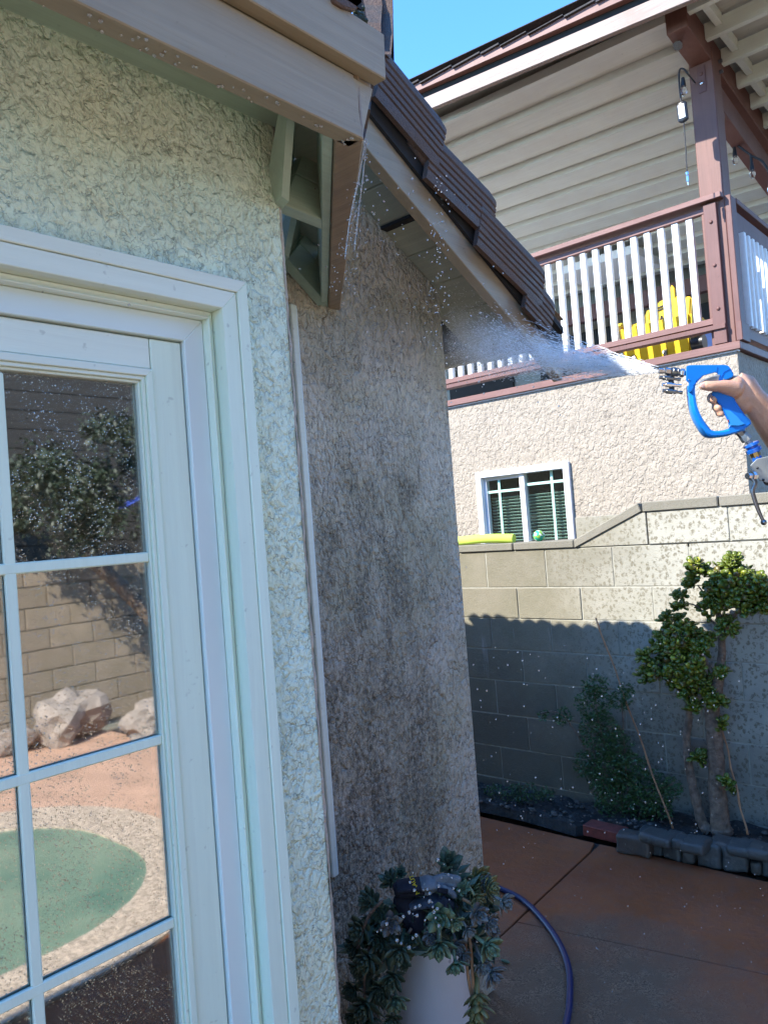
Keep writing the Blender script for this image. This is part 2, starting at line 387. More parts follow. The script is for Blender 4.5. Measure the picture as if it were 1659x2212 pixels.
def mk_stone():
    t = NT('edging_stone'); r = t.rand(); p = t.pos
    c = t.ramp(r, [(0., (.065, .07, .068)), (.5, (.085, .085, .078)), (.85, (.10, .085, .07)), (1., (.12, .09, .07))])
    c = t.mix(t.ramp(t.noise(p, 12, 5, .65), [(.35, 0.), (.7, .6)]), c, (.045, .048, .046))
    c = t.mix(t.ramp(t.noise(t.mapn(p, (30, 30, 4)), 1, 4), [(.6, 0.), (.75, .35)]), c, (.2, .2, .18))
    t.set(Base_Color=c, Roughness=.5, Normal=t.bump(t.noise(p, 40, 5, .65), .008, .7)); return t.m
m_stone = mk_stone()
m_redbrick = m_plain('red_brick', (.22, .05, .035), .7, .25, 30, .004, 120)
m_chrome = m_plain('brushed_steel', (.62, .62, .62), .22, .05, 40, Metallic=1.0)
m_dsteel = m_plain('dark_steel', (.22, .23, .24), .35, .1, 40, Metallic=1.0)
m_alu = m_plain('grey_aluminium', (.38, .40, .38), .45, .08, 20, Metallic=.6)
m_brass = m_plain('brass', (.45, .33, .13), .35, .1, 20, Metallic=1.0)
m_blue = m_plain('blue_gun_plastic', (.005, .19, .62), .34, .05, 8, .0004, 400, Coat_Weight=.2)
m_blue2 = m_plain('blue_trigger_plastic', (.03, .28, .66), .42, .05, 8)
m_ring = m_plain('blue_collar', (.01, .10, .42), .25, .05, 8, Coat_Weight=.5)
m_hose = m_plain('blue_hose_rubber', (.006, .018, .10), .4, .15, 30)
m_label = m_plain('grey_label', (.34, .36, .36), .4, .05, 10)
m_labtxt = m_plain('label_print', (.09, .10, .11), .5)
m_yellow = m_plain('yellow_bucket_plastic', (.74, .50, .015), .4, .05, 6)
m_pot = NT('white_glazed_pot')
m_pot.set(Base_Color=m_pot.vary((.58, .57, .57), .05, 5), Roughness=.35, Normal=m_pot.bump(m_pot.noise(m_pot.mapn(m_pot.pos, (30, 30, 2)), 2, 3), .001, .3))
_sp = m_pot.ramp(m_pot.vor(m_pot.pos, 22), [(.08, 1.), (.15, 0.)]); _gt = m_pot.ramp(m_pot.noise(m_pot.pos, 7, 2), [(.5, 0.), (.6, 1.)])
m_pot.set(Base_Color=m_pot.mix(m_pot.math('MULTIPLY', _sp, m_pot.math('MULTIPLY', _gt, .6)), m_pot.vary((.58, .57, .57), .05, 5), (.17, .18, .21))); m_pot = m_pot.m
m_navy = m_plain('navy_glove_cuff', (.006, .008, .018), .8, .3, 60, .002, 300)
m_gglove = m_plain('grey_glove_leather', (.15, .165, .18), .75, .25, 30, .004, 120)
m_gtext = m_plain('yellow_print', (.55, .48, .02), .6)
def mk_skin():
    t = NT('skin'); p = t.pos
    c = t.mix(t.ramp(t.noise(p, 22, 4, .6), [(.35, 0.), (.7, 1.)]), (.50, .27, .17), (.60, .35, .23))
    c = t.mix(t.ramp(t.noise(p, 240, 3, .6), [(.3, .25), (.5, 0.)]), c, (.36, .17, .10))
    t.set(Base_Color=c, Roughness=.5, Subsurface_Weight=.12, Subsurface_Radius=(.012, .005, .003), Subsurface_Scale=.5,
          Normal=t.bump(t.math('ADD', t.noise(p, 130, 4, .7), t.noise(t.mapn(p, (1, 1, 1)), 420, 2)), .0012, .55)); return t.m
m_skin = mk_skin()
m_nail = m_plain('fingernail', (.66, .42, .34), .25)
m_shirt = m_plain('grey_shirt_cloth', (.16, .17, .19), .9, .15, 10, .003, 200)
m_short = m_plain('dark_shorts_cloth', (.03, .035, .05), .9, .15, 10)
m_hair = m_plain('dark_hair', (.02, .014, .01), .6, .4, 90, .004, 200)
m_noodle = m_plain('lime_foam', (.50, .68, .09), .8, .05, 20, .002, 200)
m_ballg = NT('mottled_toy_ball')
_v = m_ballg.vor(m_ballg.pos, 60, out='Color'); m_ballg.set(Base_Color=m_ballg.ramp(m_ballg.sep(_v)[0], [(0., (.01, .35, .22)), (.45, (.02, .4, .25)), (.5, (.65, .7, .6)), (.8, (.2, .4, .05))], 'CONSTANT'), Roughness=.6); m_ballg = m_ballg.m
m_stake = m_plain('cane_stake', (.34, .17, .08), .7, .2, 30)
m_dark = m_plain('dark_interior', (.02, .019, .018), .9)
m_flash = m_plain('weathered_flashing', (.16, .115, .085), .6, .4, 40, .006, 60, Metallic=.2)
m_winfr = m_plain('white_vinyl_window', (.80, .80, .80), .35, .03, 8)
m_muntin = m_plain('mint_muntin', (.42, .66, .55), .4, .05, 8)
m_blind = m_plain('window_blind', (.50, .64, .54), .6, .05, 8)
def mk_glass(name, rough=0., tint=(.9, .95, .93), ior=1.5, drops=0, coat=.0, gl=.0):
    t = NT(name); t.set(Base_Color=(*tint, 1), Roughness=rough, IOR=ior, Transmission_Weight=1.)
    n = None
    if drops:
        v = t.vor(t.vadd(t.pos, t.noise(t.pos, 40, 2, out=1), .012), 210, 'F1')
        d = t.math('MULTIPLY', t.ramp(v, [(.0, 1.), (.26, 0.)], 'EASE'), t.ramp(t.noise(t.pos, 18, 3), [(.42, 0.), (.56, 1.)]))
        d = t.math('ADD', d, t.math('MULTIPLY', t.noise(t.mapn(t.pos, (1, 1, .5)), 9, 3), .10))
        n = t.bump(d, .0012, .5); t.set(Normal=n)
    if gl:
        g = t.n.new('ShaderNodeBsdfGlossy'); g.inputs['Roughness'].default_value = .022
        if n is not None: t.L(n, g.inputs['Normal'])
        g.inputs['Color'].default_value = (.98, 1., .96, 1)
        mx = t.n.new('ShaderNodeMixShader'); mx.inputs[0].default_value = gl
        t.L(t.b.outputs[0], mx.inputs[1]); t.L(g.outputs[0], mx.inputs[2]); t.L(mx.outputs[0], t.out.inputs[0])
    return t.m
m_glass = mk_glass('wet_door_glass', ior=1.5, drops=1, gl=.33)
def mk_thin(name, k=.10):
    t = NT(name); t.n.remove(t.b); a = t.n.new('ShaderNodeBsdfTransparent'); a.inputs[0].default_value = (.86, .92, .90, 1); g = t.n.new('ShaderNodeBsdfGlossy'); g.inputs['Roughness'].default_value = .01
    x = t.n.new('ShaderNodeMixShader'); x.inputs[0].default_value = k; t.L(a.outputs[0], x.inputs[1]); t.L(g.outputs[0], x.inputs[2]); t.L(x.outputs[0], t.out.inputs[0]); return t.m
m_wglass = mk_thin('window_glass')
m_bulb = mk_glass('bulb_glass', ior=1.3, tint=(1, 1, 1))

GZ = -.12
D1, D2, RK, FA, BX, NX = 1.15, 1.70, 1.40, .90, 4.15, 5.20

# ================================================================== THE SETTING
build('ground', MB().add([(-300, -300, GZ-.10), (300, -300, GZ-.10), (300, 300, GZ-.10), (-300, 300, GZ-.10)], [(0, 1, 2, 3)]), m_ground, kind='structure')
patio = empty('patio', (2, 0, GZ), None, None, kind='structure')
build('mortar_bed', MB().box((-5, -.9, GZ-.09), (3.72, 6, GZ-.012)), m_soil, patio)
def slab(poly):
    build('slab', MB().prism([(x, y, GZ-.08) for x, y in poly], (0, 0, .08)), m_patio, patio, bevel=.003)
g_ = .0022
def lerp(a, b, t): return (a[0]+(b[0]-a[0])*t, a[1]+(b[1]-a[1])*t)
# joints traced on the ground: A runs roughly along X at y~1.93, B across it
a0 = (3.72, 1.955); a1 = (2.35, 1.87)
b0 = (2.44, 1.87); b1 = (2.86, .78); b2 = (3.05, -.9)
slab([(2.35, 1.87+g_), (3.60, 1.95+g_), (3.70, 1.98), (3.72, 6), (2.35, 6)])
slab([(b0[0]+.36, 1.895-g_), (3.70, 1.95-g_), (3.72, -.9), (3.05+g_, -.9), (b1[0]+.14+g_, b1[1])])
slab([(-2.0, 1.70), (2.35, 1.87-g_), (b0[0]+.36-2*g_, 1.893-g_), (b1[0]+.14-g_, b1[1]), (3.05-g_, -.9), (-2, -.9)])

m_dry = m_plain('dry_bounce_terracotta', (.52, .31, .21), .85, .2, 3, .002, 120)  # dry slabs, paled further to bounce sunlight at the door wall
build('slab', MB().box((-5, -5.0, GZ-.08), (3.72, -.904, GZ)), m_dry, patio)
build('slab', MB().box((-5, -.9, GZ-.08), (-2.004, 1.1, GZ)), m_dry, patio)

# planting bed
bed = MB()
nx_, ny_ = 16, 110; idx = {}
vs = []; fs = []
for j in range(ny_+1):
    for i in range(nx_+1):
        y = -1.2+j*(6.2/ny_); xf = 3.70+.13*math.sin(y*1.1+.3)*0 + (.06 if 1.86 < y else .0)
        x0 = 3.83 if y < 2.10 else 3.76+.05*math.sin(y*3)
        x = x0+(4.13-x0)*i/nx_
        z = (-.045 if y < 2.0 else -.085)+.030*mn.noise(Vector((x*9, y*9, 0)))+.018*mn.noise(Vector((x*31, y*31, 3)))
        if i == 0: z = GZ-.02
        vs.append((x, y, z))
for j in range(ny_):
    for i in range(nx_): a = j*(nx_+1)+i; fs.append((a, a+1, a+nx_+2, a+nx_+1))
build('soil', MB().add(vs, fs), m_soil, kind='structure')

# ================================================================== BLOCK WALL
bw = empty('block_wall', (BX+.1, 1.8, GZ), 'grey concrete block boundary wall stepping up in height, lower half in shade', 'wall')
build('core', MB().box((BX+.0045, -3, GZ-.1), (BX+.14, 4.9, 1.40)).box((BX+.0045, -3, 1.38), (BX+.14, 1.74, 1.585)), m_mortar, bw)
rows = [(-.26, -.05, 1), (-.05, .153, 0), (.153, .363, 1), (.363, .581, 0), (.581, .779, 1), (.779, .976, 0), (.976, 1.170, 1), (1.170, 1.400, 0), (1.400, 1.582, 1)]
LB = .432
meb = []
for h in range(3):
    mb = MB().box((0, -LB/2+.006, 0), (.16, LB/2-.006, 1)); meb.append(mb)
bmesh_cache = {}
def blockmesh(h, v, L):
    k = (round(h, 3), v, round(L, 3))
    if k not in bmesh_cache:
        j = [rnd.uniform(-.0022, .0022) for _ in range(8)]
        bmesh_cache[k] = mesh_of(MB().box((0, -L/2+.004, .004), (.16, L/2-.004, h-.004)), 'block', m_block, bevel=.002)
    return bmesh_cache[k]
for ri, (z0, z1, off) in enumerate(rows):
    k = -14
    while True:
        yc = 2.61+.216*(0 if not off else 1)+k*LB
        k += 1
        if yc > 5: break
        if yc < -2.8: continue
        if ri == 8:
            if yc-LB/2 > 1.75: continue
        L = LB
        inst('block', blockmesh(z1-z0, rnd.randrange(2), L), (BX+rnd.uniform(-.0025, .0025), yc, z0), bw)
# the wedge that carries the sloping cap, and the caps
wy0, wy1 = 2.185, 1.765
build('wedge_block', MB().prism([(BX, wy0-.02, 1.402), (BX, wy1+.205, 1.402), (BX, wy1+.003, 1.402), (BX, wy1+.003, 1.580)], (.16, 0, 0)), m_block, bw, bevel=.004)
def capm(L, h=.046): return mesh_of(MB().box((-.012, -L/2+.004, 0), (.175, L/2-.004, h)), 'cap_block', m_cap, bevel=.005)
cm = capm(.42)
for k in range(8): inst('cap_block', cm, (BX, 2.40+k*.42, 1.402+rnd.uniform(-.001, .001)), bw)
build('cap_block', MB().prism([(BX-.012, wy0+.005, 1.400), (BX-.012, wy0+.005, 1.447), (BX-.012, wy1+.02, 1.634), (BX-.012, wy1+.005, 1.585)], (.187, 0, 0)), m_cap, bw, bevel=.004)
cm2 = capm(.41, .055)
for k in range(12): inst('cap_block', cm2, (BX, 1.56-k*.41, 1.582+rnd.uniform(-.002, .002)), bw)

# ================================================================== OWN HOUSE
house = empty('house', (1.5, 1.9, GZ), 'stucco house in the foreground with white door, tan eave boards and brown roof tiles', 'house')
# door wall: pieces around the opening. X from -4 to 1.063
WX = 1.066; OX0, OX1, OZ = -2.2, .955-.05, 2.092-.05
t_w = .14
w = MB().box((-4, D1, GZ), (OX0, D1+t_w, 2.53)).box((OX0, D1, OZ), (OX1, D1+t_w, 2.53)).box((OX1, D1, GZ), (WX-.012, D1+t_w, 2.53))
build('door_wall', w, m_st_door, house)
# rounded corner, slightly irregular
def strip_corner():
    n = 160; vs = []; fs = []; K = 9
    for i in range(n+1):
        z = GZ+(2.53-GZ)*i/n
        for k in range(K):
            a = math.pi/2*k/(K-1); r = .014
            x = WX-.013+math.sin(a)*r; y = D1+.0135-math.cos(a)*r
            d = .0035*mn.noise(Vector((x*30, k*.2, z*26)))+.002*mn.noise(Vector((x*90, k*.5, z*90)))
            vs.append((x+math.sin(a)*d, y-math.cos(a)*d-.0004, z))
        vs.append((WX+.001, 1.69, z))
    m = K+1
    for i in range(n):
        for k in range(m-1): a = i*m+k; fs.append((a, a+1, a+m+1, a+m))
    return MB().add(vs, fs)
build('wall_corner', strip_corner(), m_st_edge, house, smooth=True)
# set-back weathered wall
def gable(X): return 2.60-.55*(X-2.1)
build('weathered_wall', MB().prism([(-4, D2, GZ), (2.335, D2, GZ), (2.335, D2, gable(2.335)-.002), (1.2, D2, gable(1.2)), (-.4, D2, 2.2), (-4, D2, 2.2)], (0, .14, 0)), m_st_dirty, house, bevel=.006)
build('side_wall', MB().box((2.20, D2+.145, GZ), (2.333, 7, 2.36)).box((-4, 6.9, GZ), (2.2, 7, 3)).box((-4.1, D1, GZ), (-4, 7, 3)), m_st_dirty, house)
# trim strip on the weathered wall
build('trim_strip', MB().box(at(628, 655, Y=D2-.014), (at(640, 655, Y=D2-.014).x, D2-.001, at(722, 1890, Y=D2).z)), m_whiteX, house, bevel=.003)
build('trim_strip', MB().box((at(640, 655, Y=D2-.014).x+.0006, D2-.008, at(722, 1890, Y=D2).z), (at(640, 655, Y=D2-.014).x+.007, D2-.001, at(633, 655, Y=D2-.02).z)), m_vinyl, house)

# eave above the door
ez = 2.300
fx1 = 1.042
lf = MB().prism([(-3, FA, ez), (-3, FA, ez+.108), (fx1-.014, FA, ez+.112), (fx1, FA, ez)], (0, .038, 0))
build('lower_fascia_board', lf, m_tan, house, bevel=.002)
uf = MB().prism([(-3, FA-.022, ez+.122), (-3, FA-.022, ez+.235), (fx1+.055, FA-.022, ez+.205), (fx1+.05, FA-.022, ez+.118)], (0, .03, 0))
build('upper_fascia_board', uf, m_tan, house, bevel=.002)
build('fascia_backing', MB().box((-3, FA+.012, ez+.10), (fx1+.045, FA+.045, ez+.20)), m_tan, house)
# end grain / return of the fascia
build('fascia_return', MB().prism([(fx1-.012, FA+.002, ez+.01), (fx1-.016, FA+.002, ez+.108), (fx1+.048, FA+.01, ez+.114), (fx1+.012, FA+.01, ez+.02)], (0, .03, 0)), m_tan, house, bevel=.001)
# soffit boards between fascia and door wall
for k in range(2):
    build('soffit_board', MB().box((-3, FA+.042+k*.107, ez+.128), (WX+.0, FA+.145+k*.107, ez+.146)), m_sage, house, bevel=.002)
# roof deck over the door eave
build('roof_deck', MB().prism([(-4, FA-.03, ez+.215), (1.03, FA-.03, ez+.215), (1.03, 3.4, ez+1.58), (-4, 3.4, ez+1.58)], (0, 0, .02)), m_dark, house)
# timber that runs from the fascia corner back to the weathered wall, two framed bays beside it
nL, nR, fL, fR = at(722, 302, Z=ez), at(786, 303, Z=ez), at(708, 667, Z=ez), at(735, 671, Z=ez)
s_ = (1.665-fL.y)
fR.y = min(fR.y, 1.69); fL.y = min(fL.y, 1.69)
timber = MB().hexa([nL, nR, fR, fL], [p+Vector((0, 0, .15)) for p in (nL, nR, fR, fL)])
build('eave_timber', timber, m_beamst, house, bevel=.003)
tl = (nL-nR).normalized()
build('timber_facing', MB().hexa([nL+tl*.022-Vector((0,0,-.006)), nL+tl*.001+Vector((0,0,.006)), fL+tl*.001+Vector((0,0,.006)), fL+tl*.022+Vector((0,0,.006))],
      [p+Vector((0, 0, .15)) for p in (nL+tl*.022, nL+tl*.001, fL+tl*.001, fL+tl*.022)]), m_sage, house, bevel=.002)
def bay(yb, px_tl, px_bl, px_tr, px_br, lip, thick=.038):
    tl_, bl_, tr_, br_ = [at(*p, Y=yb) for p in (px_tl, px_bl, px_tr, px_br)]
    mid_l = bl_+(tl_-bl_)*.62; mid_r = br_+(tr_-br_)*.62
    build('eave_block', MB().hexa([bl_, br_, mid_r-Vector((0,0,.0015)), mid_l-Vector((0,0,.0015))], [p+Vector((0, thick, 0)) for p in (bl_, br_, mid_r-Vector((0,0,.0015)), mid_l-Vector((0,0,.0015)))]), m_sage, house, bevel=.0012)
    build('eave_block', MB().hexa([mid_l, mid_r, tr_, tl_], [p+Vector((0, thick, 0)) for p in (mid_l, mid_r, tr_, tl_)]), m_sage, house, bevel=.0012)
    # ceiling of the bay
    yn = yb-.30
    dd_ = Vector((-.27, -.28, 0)); q_ = [tl_+Vector((-.01, .02, 0)), tr_+Vector((.0, .02, 0)), tr_+dd_, tl_+dd_+Vector((-.01, 0, 0))]
    build('bay_ceiling', MB().hexa(q_, [v+Vector((0, 0, .016)) for v in q_]), m_sageY, house)
    # slanting board on the left
    a = bl_+Vector((-.06, 0, -.04)); 
    d = (tl_-bl_).normalized()
    a = bl_-d*.06
    build('bay_side_board', MB().hexa([a+Vector((0, .03, 0)), tl_+d*.02+Vector((0, .03, 0)), tl_+d*.02+dd_, a+Vector((0, -.05, 0))+dd_*.2],
          [p+Vector((-.018, 0, .006)) for p in (a+Vector((0, .03, 0)), tl_+d*.02+Vector((0, .03, 0)), tl_+d*.02+dd_, a+Vector((0, -.05, 0))+dd_*.2)]), m_sage, house)
bay(1.22, (655, 335), (612, 441), (712, 366), (719, 484), 10)
bay(1.655, (663, 503), (622, 560), (701, 540), (706, 655), 10)
build('bay_back_board', MB().box((1.42, 1.672, 2.42), (1.72, 1.69, 2.60)), m_sage, house)

# rake overhang to the right of the corner
def rk(X, z0): return z0-.555*(X-1.62)
zb, zt = 2.672, 2.805
rake = MB().prism([(1.60, RK, rk(1.60, zb)), (2.66, RK, rk(2.66, zb)+.012), (2.66, RK, rk(2.66, zt)), (1.50, RK, rk(1.50, zt)), (1.50, RK, rk(1.50, zb))], (0, .038, 0))
build('rake_board', rake, m_tan, house, bevel=.002)
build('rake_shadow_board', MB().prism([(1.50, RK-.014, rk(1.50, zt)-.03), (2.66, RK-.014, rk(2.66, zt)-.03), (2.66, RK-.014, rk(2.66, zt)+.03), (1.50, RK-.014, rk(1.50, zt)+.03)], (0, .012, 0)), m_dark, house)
# soffit planks between rake and wall, each lying along Y
X = 1.46; widths = [.30, .145, .13, .135, .14, .14, .14, .14]
for i, wd in enumerate(widths):
    x0, x1 = X, X+wd-.004; X += wd
    build('soffit_plank', MB().hexa([(x0, RK+.039, gable(x0)), (x1, RK+.039, gable(x1)), (x1, D2+.1, gable(x1)), (x0, D2+.1, gable(x0))],
          [(x0, RK+.039, gable(x0)+.018), (x1, RK+.039, gable(x1)+.018), (x1, D2+.1, gable(x1)+.018), (x0, D2+.1, gable(x0)+.018)]), m_sageY, house, bevel=.0015)
xk = at(889, 505, Y=D2).x
build('lookout_block', MB().box((2.02, RK+.039, gable(2.02)-.02), (2.055, D2, gable(2.055)+.01)), m_dark, house)
build('eave_fascia', MB().box((2.655, RK+.04, 2.26), (2.69, 6.9, 2.39)), m_tan, house)
build('eave_soffit', MB().box((2.34, D2+.15, 2.40), (2.655, 6.9, 2.42)), m_sageY, house)
build('roof_deck', MB().prism([(1.40, RK, gable(1.40)+.022), (2.70, RK, gable(2.70)+.022), (2.70, RK, gable(2.70)+.045), (1.40, RK, gable(1.40)+.045)], (0, 5.5, 0)), m_dark, house)
# rest of the roof behind (keeps the sun off the wall and is seen only from other places)
build('rear_roof', MB().prism([(1.40, D2, gable(1.4)+.03), (1.1, D2, 3.2), (-1.4, D2, 4.05), (-4.2, D2, 2.8), (-4.2, D2, 2.7), (-1.4, D2, 3.95), (1.1, D2, 3.1)], (0, 5.3, 0)), m_dark, house)

# rake tiles
def rake_tile(p0, p1, yo, hh, wob, nm='rake_tile', n=10, flip=False):
    """p0 upper end, p1 lower end of the silhouette edge (world, at the tile face)"""
    p0, p1 = Vector(p0), Vector(p1); d = (p1-p0).normalized(); nrm = Vector((-d.z, 0, d.x)); 
    if nrm.z < 0: nrm = -nrm
    if flip: nrm = -nrm
    L = (p1-p0).length
    # cross-section in (y, n): top, rounded shoulder, ribbed flange down
    sec = [(.12, .0), (.06, .002), (.03, -.004), (.012, -.016), (.003, -.034), (.0, -.055)]
    z = -.060
    for r in range(5):
        sec += [(.0045, z), (.0045, z-.004), (-.0005, z-.0065), (-.0005, z-.020)]; z -= .0235
    sec += [(.002, -hh), (.018, -hh), (.018, -.03), (.05, -.018), (.10, -.018)]
    vs = []; fs = []; m = len(sec)
    for i in range(n+1):
        t = i/n; c = p0+d*(L*t)
        ed = .5*(1-math.cos(min(1, (1-t)*L/.035)*math.pi)) if (1-t)*L < .035 else 1
        for (y, q) in sec:
            qq = q*(.94+.06*ed) - (1-ed)*.006
            dd = .0012*mn.noise(Vector((c.x*60, y*80+q*50, wob*7+t*20)))
            vs.append((c.x+nrm.x*qq+dd, yo+y+(1-ed)*.002+dd, c.z+nrm.z*qq+dd))
    for i in range(n):
        for k in range(m): a = i*m+k; b = i*m+(k+1) % m; fs.append((a, b, b+m, a+m))
    fs += [tuple(range(m))[::-1], tuple(n*m+k for k in range(m))]
    return build(nm, MB().add(vs, fs), m_tile, house, smooth='auto')
TY = RK-.045
P = lambda x, y: at(x, y, Y=TY)
rake_tile(P(850, -60), P(857, 138), TY-.008, .15, 0, flip=True)
rake_tile(P(842, 96), P(972, 259), TY, .195, 1)
rake_tile(P(940, 268), P(1078, 414), TY+.002, .19, 2)
rake_tile(P(1046, 424), P(1182, 570), TY, .185, 3)
rake_tile(P(1150, 575), P(1205, 640), TY+.002, .17, 4)
# inner tile of each course showing under the flange
for (a, b, c_, d_) in ((885, 300, 1000, 452), (1010, 460, 1110, 590)):
    p, q = at(a, b, Y=RK-.02), at(c_, d_, Y=RK-.02)
    build('under_tile', MB().tube([p, p+(q-p)*.3, q], [(.012, .02), (.014, .024), (.014, .02)], 8), m_tile, house, smooth=True)
# field tiles, wavy eave edge
def field_tile():
    vs = []; fs = []; nu, nv = 18, 2; wdt = .30; L = .42
    for s in (0, 1):
        for j in range(nv+1):
            for i in range(nu+1):
                y = wdt*i/nu; h = .020*abs(math.sin(math.pi*i/nu*3))**.7+.006*math.sin(i*5.1)
                x = L*j/nv; vs.append((x, y, h-.55*x+.03*(0 if j else 1)*0+.018*j/nv*0 - .012*s+.02*(j/nv)))
    q = (nu+1)*(nv+1)
    for j in range(nv):
        for i in range(nu):
            a = j*(nu+1)+i; fs.append((a, a+1, a+nu+2, a+nu+1)); fs.append((a+q, a+nu+1+q, a+nu+2+q, a+1+q))
    for i in range(nu): a = nv*(nu+1)+i; fs.append((a, a+1, a+1+q, a+q))
    return mesh_of(MB().add(vs, fs), 'roof_tile', m_tile, smooth=True)
ft = field_tile()
for r_ in range(4):
    for c_ in range(15):
        x = 2.74-.40*(r_+1)
        inst('roof_tile', ft, (x+rnd.uniform(-.012, .012), RK+.03+c_*.30, gable(x)+.05+rnd.uniform(-.006, .012)), house, sc=(1, 1, rnd.uniform(.75, 1.2)))
# torn flashing and tile ends at the valley mouth
fl = MB(); pts = [(743, 0), (760, 30), (795, 62), (808, 85), (806, 130), (800, 170), (796, 230), (786, 300)]
ra = random.Random(3)
def ribbon(pxs, D0, D1_, wpx, mat, name, jag=3):
    vs = []; fs = []; n = len(pxs)
    for i, (x, y) in enumerate(pxs):
        D = D0+(D1_-D0)*i/(n-1)
        w0 = wpx[i] if hasattr(wpx, '__len__') else wpx
        for s, dd in ((-.5, 0), (.5, .0), (.5, .010), (-.5, .010)):
            vs.append(at(x+s*w0+ra.uniform(-1, 1)*jag*.4, y+ra.uniform(-1, 1)*jag, D=D+dd+.012*math.sin(i*2.1)))
    for i in range(n-1):
        for k in range(4): fs.append((i*4+k, i*4+(k+1) % 4, i*4+4+(k+1) % 4, i*4+4+k))
    fs += [(0, 1, 2, 3), ((n-1)*4+3, (n-1)*4+2, (n-1)*4+1, (n-1)*4)]
    return build(name, MB().add(vs, fs), mat, house)
zz = [(815, 85), (812, 105), (808, 120), (809, 140), (804, 160), (803, 180), (800, 200), (797, 218), (796, 235), (793, 255), (790, 275), (786, 300)]
ribbon(zz, 1.55, 1.46, [14, 18, 20, 18, 14, 11, 9, 8, 7, 7, 6, 4], m_flash, 'valley_flashing', 2.5)
for (pxs, wpx) in (([(800, -40), (806, 10), (808, 50), (811, 95)], [42, 40, 30, 24]), ([(832, -40), (834, 30), (834, 80), (832, 118)], [30, 30, 28, 24])):
    ribbon([p for p in pxs], 1.75, 1.62, wpx, m_tile, 'valley_tile', 3)
build('eave_tile', MB().prism([at(x, y, Y=FA-.03) for x, y in ((715, -60), (722, 2), (745, 16), (768, 22), (784, 8), (790, -60))], (0, .03, .0)), m_tile, house, bevel=.003)
moss = MB()
for i in range(40):
    c = at(rnd.gauss(772, 8), rnd.gauss(38, 8), Y=FA+.02); moss.ball(c, rnd.uniform(.003, .007), 5, 4)
build('valley_moss', moss, m_hedge, house, kind='stuff')
build('valley_gap', MB().prism([at(x, y, D=2.32) for x, y in ((760, 0), (790, 75), (800, 150), (812, 215), (850, 190), (852, 150), (850, 60), (848, -40))], tuple(FW*.05)), m_dark, house)

# ---------------------------------------------------------------- door
door = build('door', MB().box((-.24, D1+.030, GZ+.04), (.535+.02, D1+.075, GZ+.3)), m_white, house)
def dpx(x, y, dy=0): return at(x, y, Y=D1+dy)
# plane of casing face D1-.03 ; jamb ; door slab D1+.03
CZ = at(533, 609, Y=D1-.030).z; CX = at(533, 609, Y=D1-.030).x                                  # outer edge of the casing
cy0, cy1 = D1-.030, D1
def casing(w0, w1, y0, y1, mat, nm='casing'):          # frame of legs (w0..w1 inward from the outer edge), mitred
    o, i = w0, w1
    build(nm, MB().prism([(CX-o, y0, GZ), (CX-o, y0, CZ-o), (CX-i, y0, CZ-i), (CX-i, y0, GZ)], (0, y1-y0, 0)), mat, house, bevel=.0012)
    build(nm, MB().prism([(-2.0, y0, CZ-o), (CX-o, y0, CZ-o), (CX-i, y0, CZ-i), (-2.0, y0, CZ-i)], (0, y1-y0, 0)), m_whiteX if mat is m_white else mat, house, bevel=.0012)
def off(px, y, dy): return CX-at(px, y, Y=D1+dy).x
o1 = off(490, 760, -.030); o2 = off(454, 760, .004); o3 = off(444, 760, .012); o4 = off(400, 760, .014); o5 = off(391, 760, .022)
print('door offsets', o1, o2, o3, o4, o5)
casing(0, o1*.40, cy0, cy1, m_white)
casing(o1*.40+.0012, o1, cy0+.003, cy1+.01, m_white)
casing(o1+.001, o2, D1+.004, D1+.03, m_white, 'jamb')
casing(o2+.001, o3, D1-.004, D1+.03, m_white, 'jamb')
casing(o3+.001, o4, D1+.014, D1+.080, m_vinyl, 'jamb')
casing(o4+.0006, o5, D1+.034, D1+.080, m_groove, 'weather_strip')
# door leaf: stiles and rails
LX = CX-o5; LZ = CZ-o5
yf = D1+.022
gb_ = at(328, 797, Y=D1+.022); gx1, gz1 = gb_.x, gb_.z                                # outer edge of the glazing bead
build('stile', MB().box((gx1, yf, GZ+.05), (LX, yf+.044, LZ)), m_white, door, bevel=.0015)
build('top_rail', MB().box((-.3, yf+.0004, gz1), (gx1-.0015, yf+.044, LZ)), m_whiteX, door, bevel=.0015)
# glazing bead, mitred, two steps
def bead(o, i, y0, y1, nm='glazing_bead'):
    build(nm, MB().prism([(gx1-o, y0, GZ+.3), (gx1-o, y0, gz1-o), (gx1-i, y0, gz1-i), (gx1-i, y0, GZ+.3)], (0, y1-y0, 0)), m_white, door, bevel=.001)
    build(nm, MB().prism([(-.3, y0, gz1-o), (gx1-o, y0, gz1-o), (gx1-i, y0, gz1-i), (-.3, y0, gz1-i)], (0, y1-y0, 0)), m_whiteX, door, bevel=.001)
bead(.0015, .014, yf-.005, yf+.02); bead(.0145, .021, yf-.001, yf+.02); bead(.0215, .026, yf+.004, yf+.024)
GX = gx1-.026
build('glass', MB().box((-.28, yf+.014, GZ+.32), (gx1-.022, yf+.019, gz1-.022)), m_glass, door)
mx = at(15, 1225, Y=yf+.02).x
def mun_z(px, py): return at(px, py, Y=yf+.02).z
zs = [(1.581+1.525)/2, 1.27, .975]
zs = [mun_z(160, 1217), mun_z(160, 1647), mun_z(170, 2085), mun_z(170, 2085)-.30, mun_z(160, 1217)+.30*0]
build('muntin', MB().box((mx-.0085, yf+.006, GZ+.33), (mx+.0085, yf+.0138, GX and gz1-.03)), m_white, door, bevel=.002)
for z in (zs[0], zs[1], zs[2], zs[3]):
    build('muntin', MB().box((-.28, yf+.0055, z-.0085), (GX, yf+.0136, z+.0085)), m_white, door, bevel=.002)
